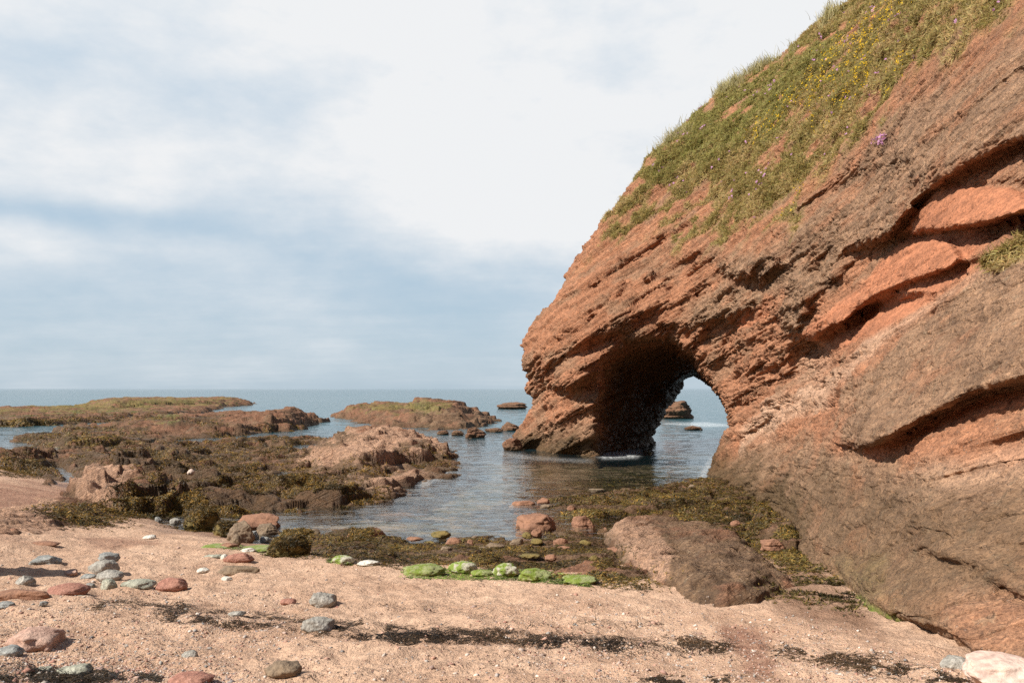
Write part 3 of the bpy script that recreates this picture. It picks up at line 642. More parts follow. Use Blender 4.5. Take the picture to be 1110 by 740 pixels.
    V2 = np.concatenate([V, low]); Q2 = np.concatenate([Q, np.stack([ed[:, 1], ed[:, 0], mp[ed[:, 0]], mp[ed[:, 1]]], 1)])
    o = mesh(name, V2, Q2, reef_mat); tag(o, label, cat)
    pu_, pv_ = proj(V2); wb = fbm(V2 * 1.2 / sc_, 4, seed=88) * 9
    m = lambda polys, s: np.maximum.reduce([sm(s, -s, sdpoly(pu_, pv_, p_) + wb) for p_ in polys]) if len(polys) else np.zeros(len(V2))
    nn = vnormals(V2, Q2); lown = sm(.28, .04, V2[:, 2])
    wd = m(weed, 3) * sm(wthr - .12, wthr + .08, WEED(V2, 18 / max(12, min(50, y.mean())))); gr = m(green, 3); br = np.maximum(m(brownp, 6), .25 + .5 * sm(-.2, .4, fbm(V2 * .9, 3, seed=89))) * (1 - .8 * m(redp, 4))
    zeros_masks(o, np.stack([0 * wd, br, 0 * wd], 1), np.stack([m(redp, 4) * .75, np.maximum(lown * .75, wd * .85), np.clip(gr * .42, 0, 1)], 1))
    SURF.append((V2, Q2)); return o

reef('rock_ledge', 'long low ledge furthest out to sea on the left, flat with a mossy top',
     [([(-60, 463), (40, 462), (130, 457), (196, 451), (238, 445), (240, 441), (120, 442), (60, 445), (-60, 445)], .42, 2.0),
      ([(80, 447), (150, 446), (215, 443), (268, 440), (277, 437.5), (262, 436.5), (200, 436.8), (95, 437.5)], 1.0, 4.0)], green=[[(60, 436), (180, 431), (260, 434), (200, 438), (120, 444), (40, 446), (0, 446)]],
     weed=[[(-60, 452), (60, 452), (200, 446), (190, 453), (60, 464), (-60, 470)]], base=-1.2, blk=.5)
reef('rock_reef', 'brown reef behind the weedy flats, rising to a bare hump at its right end',
     [([(20, 484), (90, 488), (195, 478), (262, 472), (250, 463), (150, 460), (50, 467)], .24, 1.0),
      ([(130, 470), (225, 476), (262, 472), (300, 468), (342, 463), (346, 457), (330, 452), (270, 452), (200, 455), (130, 460)], .55, 1.6),
      ([(262, 471), (305, 468), (342, 463), (345, 458), (325, 454), (285, 454)], 1.05, 2.2)],
     weed=[[(18, 488), (130, 488), (180, 478), (150, 462), (60, 458), (20, 470)], [(185, 455), (240, 450), (235, 462), (180, 466)], [(120, 455), (180, 450), (200, 458), (130, 462)]], green=[[(165, 452), (195, 451), (190, 456)]], base=-.9, blk=.55, pools=[[(186, 477), (246, 474), (258, 479), (200, 483)], [(195, 449), (246, 446), (250, 450), (200, 452)]])
reef('rock_island', 'long rock island in the sea left of the arch with an olive mossy top',
     [([(358, 452), (400, 460), (450, 466), (500, 465), (531, 460), (531, 454), (500, 447), (430, 445), (380, 445)], .85, 2.6),
      ([(415, 455), (470, 463), (515, 461), (528, 457), (500, 449), (440, 448)], 1.45, 3.5)], green=[[(380, 440), (430, 436), (490, 438), (470, 446), (420, 447)]], brownp=[[(450, 440), (530, 445), (530, 462), (450, 462)]], base=-1.2)
reef('rock_platform', 'wide platform across the middle of the shore, brown seaweed around a bare tan hump',
     [([(205, 560), (300, 556), (375, 552), (425, 540), (455, 524), (492, 508), (488, 490), (440, 478), (330, 476), (200, 478), (90, 487), (0, 492), (-60, 500), (-60, 520), (30, 518), (75, 540), (150, 552)], .13, .6),
      ([(330, 514), (380, 516), (430, 512), (476, 503), (488, 494), (470, 480), (420, 474), (370, 476), (338, 486)], .68, 1.8),
      ([(352, 508), (400, 508), (440, 497), (446, 484), (410, 477), (372, 482)], 1.0, 2.4),
      ([(100, 512), (160, 512), (200, 500), (190, 492), (130, 494)], .45, .8),
      ([(-60, 516), (50, 516), (64, 506), (50, 496), (-60, 496)], .38, .9)],
     weed=[[(205, 562), (300, 556), (395, 546), (410, 530), (350, 508), (320, 500), (330, 490), (400, 470), (330, 462), (220, 470), (120, 482), (60, 492), (60, 500), (-60, 488), (-60, 518), (60, 520), (120, 500), (200, 520), (190, 540)],
           [(430, 508), (480, 506), (490, 490), (450, 478), (430, 484)], [(350, 514), (430, 512), (420, 500), (380, 498)]],
     redp=[[(318, 512), (380, 514), (470, 500), (490, 480), (440, 462), (370, 462), (320, 488)], [(395, 550), (470, 515), (430, 506), (340, 520), (380, 538)]], base=-.7, n=1.25, blk=.42, pools=[[(288, 515), (316, 514), (312, 518), (290, 518)], [(138, 499), (170, 499), (176, 503), (142, 502)], [(62, 506), (74, 508), (82, 534), (70, 534)], [(186, 478), (250, 474), (262, 479), (200, 484)], [(310, 483), (345, 481), (348, 485), (318, 487)]])
reef('seaweed_boulder', 'low striped rock at the left edge of the sand, its right side under seaweed',
     [([(78, 540), (90, 552), (140, 558), (196, 556), (210, 545), (195, 530), (150, 522), (100, 522), (80, 530)], .5, .8),
      ([(84, 538), (110, 552), (150, 552), (165, 535), (140, 524), (100, 524)], .62, 1.1)],
     weed=[[(118, 556), (130, 532), (150, 520), (185, 518), (212, 540), (205, 558), (140, 560)]], redp=[[(80, 500), (150, 500), (120, 545), (80, 545)]], base=-.3, n=1.3, onsand=True, blk=.15, rough=1.25)
reef('bedrock_ledge', 'flat reddish bedrock at the left edge, level with the sand, patches of seaweed on it',
     [([(-80, 592), (-10, 580), (60, 572), (115, 566), (130, 556), (110, 545), (60, 536), (30, 548), (-80, 560)], .10, .8)],
     weed=[[(58, 556), (100, 548), (128, 552), (118, 568), (90, 570)]], redp=[[(-80, 540), (60, 535), (60, 575), (-80, 590)]], base=-.3, onsand=True, rough=.45, blk=.3, ext=2.5)
reef('rock_slab', 'big sloping rock slab on the sand below the cliff, pinkish on its left edge with a crack across its dark end',
     [([(648, 578), (690, 566), (760, 572), (806, 586), (838, 612), (846, 640), (832, 652), (790, 660), (752, 652), (715, 634), (680, 612)], .2, .3),
      ([(700, 590), (770, 585), (812, 600), (838, 620), (842, 640), (800, 652), (760, 646), (720, 625)], .28, .7)],
     brownp=[[(690, 560), (850, 580), (850, 660), (730, 660)]], redp=[[(640, 570), (700, 560), (730, 600), (720, 630), (690, 615)]], base=-.1, n=1.4, onsand=True, rough=.42, blk=.09, ext=1.0)
reef('weedy_shelf', 'low shelf thick with dark seaweed where the sand meets the water in the middle',
     [([(318, 590), (345, 600), (395, 608), (440, 610), (485, 612), (540, 612), (590, 618), (640, 626), (700, 634), (690, 610), (650, 590), (612, 574), (585, 584), (550, 591), (520, 577), (490, 586), (455, 593), (430, 575), (400, 585), (370, 571), (345, 583), (320, 578)], .085, .7)],
     weed=[[(310, 575), (420, 568), (520, 568), (610, 574), (650, 590), (702, 634), (640, 628), (590, 620), (540, 614), (440, 612), (380, 608), (315, 596)]], base=-.3, n=1.2, onsand=True, ext=.8, blk=.2, rough=.6, wthr=-.3)
reef('seaweed_flat', 'olive seaweed flat at the foot of the arch and the cliff, sinking under clear water',
     [([(600, 552), (650, 562), (720, 558), (800, 582), (842, 606), (880, 620), (880, 590), (862, 560), (820, 535), (772, 516), (730, 524), (680, 532), (630, 536), (600, 545)], .05, .5),
      ([(800, 575), (845, 600), (872, 606), (872, 585), (850, 568), (815, 562)], .22, .4)], blk=.3, wthr=-.36,
     weed=[[(560, 530), (640, 520), (720, 512), (772, 506), (870, 560), (885, 625), (840, 605), (800, 582), (720, 566), (650, 572), (590, 560)]], base=-.6, n=1.2)
print('reefs', time.time() - T0)

def rand_in(poly, n):
    P_ = np.array(poly, float); lo, hi = P_.min(0), P_.max(0); out = []
    while sum(map(len, out)) < n:
        q = rng.uniform(lo, hi, (n * 2, 2)); out.append(q[sdpoly(q[:, 0], q[:, 1], poly) < 0])
    return np.concatenate(out)[:n]
# ------------------------------------------------------------------ single rocks
def ico(sub):
    b = bpy.data.meshes.new('i'); import bmesh; bm = bmesh.new(); bmesh.ops.create_icosphere(bm, subdivisions=sub, radius=1.0); bm.to_mesh(b); bm.free()
    V = np.empty(len(b.vertices) * 3, np.float32); b.vertices.foreach_get('co', V); Q = np.empty(len(b.loops), np.int32); b.loops.foreach_get('vertex_index', Q)
    bpy.data.meshes.remove(b); return V.reshape(-1, 3).astype(float), Q.reshape(-1, 3)
ICO = {k: ico(k) for k in (4, 5, 6)}
def stone_material(name, ca, cb, spot=(.5, .45, .4), spots=.0, rough=.8, scale=1.0, edge=.15):
    N = NT(name); p = N.obj(); n1 = N.noise(p, 6 * scale, 6, .65); n2 = N.noise(p, 45 * scale, 4, .7)
    c = N.mix(N.ramp(n1, .5 - edge, .5 + edge), ca, cb); c = N.mix(N.math('MULTIPLY', N.ramp(n2, .55, .66), spots), c, spot)
    c = N.mix(1.0, c, N.mix(N.ramp(n2, .3, .7), (.62, .62, .62), (1.28, 1.28, 1.26)), 'MULTIPLY')
    h = N.math('ADD', N.math('MULTIPLY', n1, 1.6), N.math('MULTIPLY', n2, .6))
    return N.principled(c, rough, N.bump(h, .02, .8), .3)
SM = {
 'pink': stone_material('pink_granite', (.36, .205, .15), (.58, .39, .30), (.25, .13, .10), .6),
 'red': stone_material('red_sandstone_pebble', (.27, .115, .08), (.37, .18, .125), (.5, .3, .25), .25),
 'rust': stone_material('rusty_rock', (.21, .105, .065), (.34, .17, .10), (.12, .07, .04), .5),
 'grey': stone_material('grey_stone', (.22, .20, .17), (.40, .37, .32), (.5, .48, .45), .3),
 'slate': stone_material('slate_stone', (.17, .17, .16), (.32, .315, .29), (.45, .45, .43), .2),
 'green': stone_material('greenish_stone', (.23, .225, .17), (.40, .385, .30), (.5, .5, .42), .3),
 'pale': stone_material('pale_stone', (.50, .45, .38), (.66, .61, .53), (.35, .3, .25), .3),
 'brown': stone_material('brown_stone', (.15, .105, .07), (.27, .19, .12), (.12, .09, .06), .4),
 'mossy': stone_material('mossy_rock', (.13, .105, .035), (.24, .165, .05), (.07, .05, .02), .6),
 'algae': stone_material('algae_stone', (.16, .215, .025), (.27, .29, .12), (.30, .22, .15), .6, edge=.05, scale=1.6),
 'palealgae': stone_material('pale_algae_stone', (.19, .25, .04), (.46, .42, .32), (.15, .22, .04), .6, edge=.04, scale=1.3),
 'white': stone_material('white_rock', (.54, .36, .29), (.68, .55, .46), (.48, .24, .17), .5, scale=.3),
}
ALLST = []
def rock(name, label, px_, py_, wpx, hpx, mat, seed, cat='stone', group=None, deep=.75, ang=.5, sub=4, tilt=0, zbase=None, flat=None, surf=False, yaw=None, layered=0.0):
    """px_ centre, py_ foot of the rock in the photograph; size in photo pixels at that spot"""
    if zbase is None: x, y, z = gp(px_, py_)
    else: z = zbase; x, y = wp(px_, py_, z)
    w = wpx / F * y; hm = hpx / F * y; d = w * deep; sl = (ZC - z) / y
    h = flat * w if flat else max(.3 * hm, hm - .45 * d * sl)
    r = np.random.default_rng(seed); V, Q = ICO[sub]; V = V.copy(); nr_ = V.copy()
    V = np.sign(V) * np.abs(V) ** (1 - .18 * ang)
    for k in range(int(6 + 7 * ang)):
        n_ = r.normal(size=3); n_[2] = abs(n_[2]) * .8; n_ /= np.linalg.norm(n_); lim = r.uniform(.62, .95) if ang > .25 else r.uniform(.85, 1)
        ov = V @ n_ - lim; V -= np.maximum(0, ov)[:, None] * n_ * (.55 + .4 * ang)
    q = V * 1.3 + seed * 1.7; V *= (1 + .16 * fbm(q, 3) + .03 * fbm(q * 5, 3) * (1 + ang))[:, None]
    if layered: V[:, :2] *= (1 + layered * shp(fbm(np.stack([q[:, 0] * .3, q[:, 1] * .3, q[:, 2] * 5], 1), 2), .6))[:, None]
    V *= np.array([w / 2, d / 2, h * .62])
    V[:, 0] *= (w / 2) / max(1e-6, np.abs(V[:, 0]).max())
    V[:, 2] *= (h * .66) / V[:, 2].max()
    a = math.radians(tilt); V = V @ np.array([[math.cos(a), 0, math.sin(a)], [0, 1, 0], [-math.sin(a), 0, math.cos(a)]])
    cy = y + d * .45; cx = x * cy / y; cz = z + h * .34 - (0.01 if zbase is None else 0)
    if zbase is None: cz = float(ground_z(np.array([cx]), np.array([cy]))[0]) * .5 + z * .5 + h * .34
    o = mesh(name, V, Q, SM[mat] if isinstance(mat, str) else mat); o.location = (cx, cy, cz); tag(o, label, cat, group)
    if mat is reef_mat: 
        zz = V[:, 2] + cz; wt = .85 * sm(.22, .02, zz + .1 * fbm(V * 2, 2)); zeros_masks(o, np.stack([0 * wt, .5 + 0 * wt, 0 * wt], 1), np.stack([0 * wt, wt, 0 * wt], 1))
    ALLST.append((o, V + np.array([cx, cy, cz]), Q, surf))
    if surf: SURF.append((V + np.array([cx, cy, cz]), np.concatenate([Q, Q[:, 2:]], 1)))
    return o
st = 'loose stones on the sand'
R = [
 ('big pale pink angular rock on the sand at the lower left', 38, 707, 66, 29, 'pink', .8, .9),
 ('dark grey rounded stone tucked against the left end of the big pink rock', 10, 713, 30, 15, 'slate', .2, .8),
 ('flat grey-green stone at the very bottom left below the big pink rock', 84, 734, 40, 15, 'green', .6, .8),
 ('little grey-green stone just left of the flat stone at the bottom left', 48, 728, 18, 7, 'green', .4, .8),
 ('rosy flat rock cut by the bottom edge of the photo', 208, 744, 50, 15, 'red', .2, .8),
 ('rough grey-brown stone near the bottom edge left of centre', 307, 734, 42, 18, 'brown', .6, .8),
 ('small pale knobbly stone right of the big pink rock', 207, 714, 19, 11, 'grey', .8, .8),
 ('flat bluish stone lying apart on the left, above the other stones', 50, 612, 37, 10, 'slate', .9, .8),
 ('small pale grey angular stone above the long red slab', 28, 634, 22, 12, 'grey', 1, .8),
 ('small pink pebble left of the pile of grey stones', 78, 624, 18, 7, 'pink', .3, .8),
 ('angular bluish stone at the top of the pile of grey stones', 117, 608, 25, 10, 'slate', .9, .8),
 ('largest rounded grey stone of the pile', 112, 623, 33, 17, 'grey', .3, .8),
 ('light grey stone leaning on the front right of the largest grey one', 119, 630, 28, 13, 'grey', .4, .8),
 ('flat slate-blue stone at the left side of the pile', 97, 628, 18, 7, 'slate', .5, .8),
 ('olive grey stone at the foot of the pile of grey stones', 117, 639, 19, 12, 'green', .7, .8),
 ('tiny dark blue stone at the lower left of the pile', 97, 637, 12, 6, 'slate', .6, .8),
 ('smooth pale oval stone right of the pile of grey stones', 150, 639, 37, 12, 'green', .15, .8),
 ('rounded reddish brown stone right of the pale oval stone', 187, 642, 36, 16, 'red', .3, .8),
 ('broad reddish stone half buried left of the pile of grey stones', 74, 647, 46, 17, 'red', .15, .9),
 ('long dark red slab at the left edge below the small grey angular stone', 24, 650, 64, 13, 'rust', .5, .5),
 ('grey stone at the left edge just under the long dark red slab', 4, 659, 24, 8, 'slate', .5, .8),
 ('thin greenish pebble below the pile of grey stones', 87, 650, 17, 5, 'green', .4, .8),
 ('tiny dark stone under the broad reddish stone', 47, 656, 10, 5, 'slate', .6, .8),
 ('smooth white pebble left of the long layered brown stone', 220, 621, 15, 6, 'pale', .1, .8),
 ('oblong reddish stone just above the long layered brown stone', 259, 609, 34, 11, 'red', .3, .6),
 ('small white stone touching the left end of the oblong reddish stone', 243, 606, 10, 6, 'pale', .6, .8),
 ('long layered brown stone lying on the sand below the seaweed boulders', 256, 622, 52, 10, 'brown', .7, .4),
 ('small tan stone under the long layered brown stone', 246, 629, 13, 5, 'pale', .5, .8),
 ('grey pointed stone on the sand in the lower middle', 350, 658, 30, 16, 'grey', .8, .8),
 ('pale grey two-lobed stone lying in the dark seaweed line', 345, 684, 38, 14, 'grey', .6, .6),
 ('flat pinkish stone left of the grey pointed stone', 312, 655, 19, 7, 'red', .3, .8),
 ('pale thin stone alone on the sand above the seaweed line', 163, 584, 16, 5, 'pale', .6, .8),
 ('small dark grey stone left of the round mossy boulder', 172, 565, 8, 6, 'slate', .6, .8),
 ('small pale stone touching the round mossy boulder', 190, 567, 12, 8, 'grey', .7, .8),
 ('pale flat stone beside the seaweed line left of the two-lobed stone', 256, 667, 20, 6, 'grey', .5, .8),
 ('grey wedge of stone in the bottom right corner against the cliff foot', 1036, 726, 34, 18, 'grey', .4, .8),
 ('dark flat rock in the shade near the left edge', 48, 593, 36, 6, 'rust', .6, .7),
 ('brown pebble near the sand end of the red bedrock', 14, 577, 10, 5, 'rust', .6, .8),
 ('pale yellow pebble left of the green algae below the boulders', 231, 604, 20, 4, 'green', .5, .7),
 ('pale flat stone between the green algae and the oblong reddish stone', 268, 598, 18, 5, 'pale', .6, .7),
 ('red-brown flat stone just left of the green algae by the boulders', 248, 594, 22, 6, 'rust', .5, .7),
]
for i, (lb, a, b, c, d, m, ag, dp) in enumerate(R):
    rock('stone', lb, a, b, c, d, m, 100 + i, group=st, deep=dp, ang=ag, sub=4, layered=.06 if 'layered' in lb else 0)
rock('rock', 'large white and pink streaked rock in the bottom right corner', 1092, 748, 104, 42, 'white', 301, cat='rock', deep=.9, ang=.3, sub=5)
rock('pebble', 'lone white pebble on the seaweed of the wide rock platform', 207, 514, 8, 6, 'white', 302, cat='pebble', deep=.9, ang=.2, zbase=.32)
bo = 'boulders at the edge of the sand'
B = [
 ('round mossy boulder furthest left of the boulders at the edge of the sand', 219, 572, 42, 27, 'mossy', .35, .9, 1),
 ('low heap of rock hidden under dark seaweed right of the round mossy boulder', 247, 582, 34, 20, 'mossy', .3, .9, 1),
 ('grey-brown boulder with a yellowish top, in front of the long red one', 262, 588, 30, 25, 'brown', .7, .8, 0),
 ('long low reddish boulder at the back of the boulder cluster', 283, 572, 60, 20, 'rust', .6, .5, 0),
 ('squat brown boulder wedged under the long red one', 291, 579, 30, 15, 'brown', .5, .8, 0),
 ('round boulder wrapped in dark seaweed, nearest the sand of the cluster', 313, 603, 48, 24, 'mossy', .3, .8, 1),
 ('seaweed-draped boulder behind the nearest one, beside the water', 322, 587, 40, 16, 'mossy', .3, .8, 1),
 ('small yellowish boulder in the water at the right end of the cluster', 342, 578, 13, 10, 'brown', .5, .8, 0),
 ('small angular brown rock leaning at the foot of the cluster', 255, 590, 13, 12, 'brown', .9, .8, 0),
 ('little red rock left of the small yellowish boulder', 333, 578, 10, 9, 'rust', .7, .8, 0),
 ('red boulder half under seaweed standing in the shallows', 398, 589, 46, 19, 'rust', .4, .7, 1),
 ('small dark rock poking from the shallows near the cluster', 359, 575, 14, 5, 'mossy', .5, .8, 0),
 ('small blue-grey stone between the boulders', 287, 588, 16, 8, 'slate', .5, .8, 0),
 ('grey cobble at the sand edge between the boulders', 276, 584, 12, 10, 'slate', .5, .8, 0),
 ('yellow rock breaking the surface of the bay', 456, 577, 12, 5, 'brown', .6, .8, 0),
]
for i, (lb, a, b, c, d, m, ag, dp, sf) in enumerate(B):
    rock('boulder', lb, a, b, c, d, m, 400 + i, cat='boulder', group=bo, deep=dp, ang=ag, sub=5 if c > 25 else 4, surf=bool(sf))
ga = 'algae-covered stones along the sand'
for i, (lb, a, b, c, d, m, ag) in enumerate([
 ('pale green stone at the left end of the algae-covered row', 371, 612, 28, 11, 'palealgae', .2), ('white flat stone second from the left in the algae-covered row', 399, 613, 26, 7, 'pale', .3),
 ('broad bright green stone in the middle of the row', 460, 625, 50, 15, 'algae', .2), ('pale rounded stone with green edges right of the broad bright green one', 502, 622, 34, 15, 'palealgae', .2),
 ('small green stone tucked between two pale ones', 523, 625, 26, 8, 'algae', .2), ('smooth yellowish dome of stone in the row', 548, 625, 30, 15, 'palealgae', .2),
 ('sloping green stone right of the yellowish dome', 580, 630, 38, 15, 'algae', .4), ('flat bright green stone at the right end of the row', 629, 633, 42, 10, 'algae', .2),
 ('thin streak of green algae on rock under the boulder cluster', 280, 597, 40, 6, 'algae', .2), ('bright green tuft-topped rock left of the cluster foot', 236, 594, 34, 5, 'algae', .2),
 ('tiny green rock at the water edge right of the cluster', 353, 584, 12, 5, 'algae', .3)]):
    rock('algae_stone', lb, a, b, c, d, m, 450 + i, group=ga, deep=.8, ang=ag, sub=5)
sr = 'rocks standing in the sea'
for i, (lb, a, b, c, d, ag, m) in enumerate([
 ('low far rock on the horizon side just left of the cliff', 556, 443.5, 36, 8, .5, reef_mat), ('pointed brown rock in the sea between the island and the cliff', 515, 475, 25, 12, .7, reef_mat),
 ('square brown rock close to the left foot of the cliff', 553, 467, 21, 10, .6, reef_mat), ('low rock slab between the pointed rock and the square rock', 535, 468.5, 22, 5, .5, reef_mat),
 ('small round rock left of the pointed rock', 496, 472, 15, 6, .5, reef_mat), ('knobbly rock seen through the arch, on the left of the opening', 731, 454, 40, 21, .8, reef_mat),
 ('flat dark rock awash in the arch opening', 752, 466, 22, 5, .4, reef_mat), ('small rock at the right end of the island', 480, 471, 14, 5, .5, reef_mat),
 ('rounded brown rock at the left foot of the arch pillar', 556, 488, 24, 14, .5, reef_mat), ('thin flat rock left of the island hump', 372, 452, 22, 5, .4, reef_mat)]):
    rock('sea_rock', lb, a, b, c, d, m, 500 + i, cat='rock', group=sr, deep=.9, ang=ag, sub=5, zbase=0.0, layered=.1)
rr = 'red rocks in the shallows'
for i, (lb, a, b, c, d, ag, m) in enumerate([
 ('flat red rock furthest out of the red rocks in the shallows', 569, 548, 38, 14, .6, 'rust'), ('sloping red rock nearest the sand in the middle of the shallows', 583, 574, 50, 26, .6, 'rust'),
 ('broken red rock right of the sloping one', 630, 572, 34, 22, .8, 'rust'), ('flat red rock awash in the middle of the bay', 532, 581, 34, 6, .3, 'rust'),
 ('thin red rock sheet awash left of the flat one', 438, 553, 60, 3, .3, 'rust'), ('small red cobble beside the broken red rock', 655, 573, 16, 9, .6, 'rust'),
 ('pale red rock in the seaweed below the sloping slab', 668, 600, 26, 8, .5, 'rust'), ('reddish block against the cliff foot above the wet channel', 838, 598, 30, 16, .6, 'rust')]):
    rock('red_rock', lb, a, b, c, d, m, 540 + i, cat='rock', group=rr, deep=.9 if i != 4 else .5, ang=ag, sub=5, layered=.05)
rock('boulder', 'tall boulder just outside the left edge whose shadow falls across the sand', -78, 622, 130, 110, 'rust', 601, cat='boulder', deep=.5, ang=.6, sub=5)
for i in range(20):
    a, b = rand_in([(420, 582), (520, 576), (610, 584), (650, 600), (680, 622), (560, 612), (450, 606)], 1)[0]
    rock('weed_rock', 'small red-brown rock poking out of the dark seaweed shelf', a, b, rng.uniform(9, 24), rng.uniform(4, 9), ('rust', 'mossy', 'brown')[i % 3], 700 + i, cat='rock', group='small rocks in the seaweed shelf', ang=.6).location.z += .10
for i in range(14):
    a, b = rand_in([(570, 548), (650, 528), (760, 525), (840, 560), (860, 600), (800, 572), (720, 556), (650, 560)], 1)[0]
    rock('weed_rock', 'small reddish rock lying among the olive seaweed at the foot of the arch', a, b, rng.uniform(9, 26), rng.uniform(4, 8), ('rust', 'brown')[i % 2], 730 + i, cat='rock', group='small rocks in the olive seaweed flat', ang=.6).location.z += .12
print('rocks', time.time() - T0)

# ------------------------------------------------------------------ seaweed
gQ = gridquads(nr_g, 620); nearrows = (Pf[gQ[:, 0], 1] < 40) & (Pf[gQ[:, 0], 1] > 1)
VV = [Pf]; QQ = [gQ[nearrows]]; off = len(Pf)
for V_, Q_ in SURF: VV.append(V_); QQ.append(Q_ + off); off += len(V_)
VV = np.concatenate(VV); QQ = np.concatenate(QQ)
bvh = BVHTree.FromPolygons([tuple(v) for v in VV.tolist()], QQ.tolist())
print('bvh', time.time() - T0)
def drop(pix, jit=.0, minz=-9, maxd=140):
    """pixels -> points on the shore, scattered around so the cover is not tied to one view"""
    P_, N_ = [], []
    for a, b in pix:
        d = Vector(((a - CX) / F, 1, -(b - HY) / F)); h = bvh.ray_cast(Vector((0, 0, ZC)), d.normalized(), maxd)
        if h[0] is None: continue
        p = h[0]; s = jit * (.3 + p.y / 25)
        h2 = bvh.ray_cast(Vector((p.x + random.gauss(0, s), p.y + random.gauss(0, s), 4)), Vector((0, 0, -1)), 12)
        if h2[0] is None or h2[0].z < minz: continue
        P_.append(h2[0]); N_.append(h2[1] if h2[1].z > 0 else -h2[1])
    return np.array([tuple(p) for p in P_]), np.array([tuple(p) for p in N_])
weed_mat = leaf_material('seaweed_fronds', .5, .22, .15)
dark = [(.035, .026, .012), (.06, .043, .016), (.085, .062, .018), (.05, .045, .018)]
gold = [(.20, .105, .018), (.26, .14, .022), (.14, .09, .02), (.07, .05, .015)]
olive = [(.09, .075, .02), (.14, .105, .025), (.05, .042, .015), (.22, .14, .04)]
wrack = [(.03, .022, .014), (.055, .035, .02), (.02, .015, .01), (.09, .055, .025)]
def seaweed(name, label, polys, n, cols, size=.034, thr=-.15, jit=.25, minz=-.05, lie=.55, w=.45, blades=3, cat='seaweed', nsc=1.3, sk=.0016, st_=True):
    pix = []
    tot = sum(abs(sum(p[i][0] * p[(i + 1) % len(p)][1] - p[(i + 1) % len(p)][0] * p[i][1] for i in range(len(p)))) for p in polys)
    for p in polys:
        A = abs(sum(p[i][0] * p[(i + 1) % len(p)][1] - p[(i + 1) % len(p)][0] * p[i][1] for i in range(len(p)))); pix.append(rand_in(p, max(20, int(n * A / tot))))
    P_, N_ = drop(np.concatenate(pix), jit, minz)
    k = (fbm(P_ * nsc, 4, .6, seed=len(label)) if 'dry' in name or 'algae' in name or 'wrapped' in label else WEED(P_, 18 / max(12, min(50, np.median(P_[:, 1]))))) > thr; P_, N_ = P_[k], N_[k]
    tone = fbm(P_ * .9, 2, seed=5)
    f = palette(cols, .3)
    tone2 = fbm(P_ * np.array([1.6, 3, 1]), 3, seed=15)
    def cf(m): return f(m) * (np.clip(1.05 + .8 * tone + .6 * tone2, .35, 2.0))[:, None]
    o = leaves(name, P_ + N_ * size * .15, N_, np.maximum(size, P_[:, 1] * sk) * rng.uniform(.7, 1.3, len(P_)), weed_mat, cf, blades=blades, w=w, curl=.5, lie=lie)
    tag(o, label, cat, kind='stuff'); return o
seaweed('seaweed', 'golden brown seaweed spread over the wide rock platform', [
    [(205, 560), (300, 556), (395, 544), (420, 528), (350, 512), (320, 500), (325, 486), (372, 468), (330, 464), (220, 472), (120, 484), (66, 496), (120, 500), (200, 518), (190, 540)],
    [(450, 506), (482, 504), (490, 492), (462, 484), (448, 490)], [(360, 514), (430, 512), (420, 504), (385, 504)], [(-5, 488), (50, 492), (62, 504), (62, 518), (-5, 516)]], 66000, gold + gold + dark, thr=-.2, lie=.65)
seaweed('seaweed', 'dark seaweed hanging on the right side of the low striped rock', [[(120, 556), (128, 534), (150, 514), (185, 510), (212, 536), (207, 558), (140, 560)], [(40, 552), (100, 545), (130, 556), (118, 570), (90, 572), (60, 562)]], 12000, gold + dark, thr=-.3)
seaweed('seaweed', 'thick dark seaweed along the shelf between the sand and the water', [[(312, 590), (328, 577), (345, 583), (370, 569), (400, 584), (430, 573), (455, 593), (490, 586), (520, 574), (550, 591), (585, 583), (612, 571), (655, 592), (704, 638), (640, 632), (590, 625), (540, 618), (440, 616), (380, 610)]], 26000, dark + olive + gold, thr=-.3, size=.024, lie=.7)
seaweed('seaweed', 'olive brown seaweed over the flat at the foot of the arch', [[(560, 530), (640, 520), (720, 512), (772, 506), (860, 550), (885, 625), (845, 605), (805, 578), (760, 564), (700, 556), (650, 566), (590, 556)]], 40000, olive + gold + dark, thr=-.34, minz=-.4, lie=.7)
seaweed('seaweed', 'weed on the far brown reef and ledge at the left', [[(18, 488), (130, 488), (180, 478), (150, 462), (60, 458), (20, 470)], [(185, 455), (250, 449), (235, 462), (180, 466)], [(-5, 450), (60, 450), (200, 444), (190, 452), (60, 464), (-5, 470)]], 16000, gold + olive, thr=-.08, jit=.2, lie=.7)
seaweed('seaweed', 'dark seaweed wrapped over the boulders at the edge of the sand', [[(200, 570), (200, 550), (237, 550), (238, 572)], [(232, 580), (240, 560), (262, 562), (262, 580)], [(292, 600), (295, 582), (335, 580), (337, 600)], [(305, 584), (310, 570), (338, 570), (338, 584)], [(376, 586), (380, 572), (405, 570), (400, 586)]], 11000, dark + gold, thr=-.6, jit=.06, size=.024)
seaweed('seaweed', 'seaweed growing along the dark foot of the cliff beside the wet channel', [[(838, 600), (868, 575), (905, 605), (930, 645), (915, 668), (880, 640), (845, 655), (850, 625)]], 4500, dark + olive, thr=-.2, size=.028)
def band(pts, th):
    P_ = np.array(pts, float); return [tuple(p) for p in P_ - [0, th]] + [tuple(p) for p in (P_ + [0, th])[::-1]]
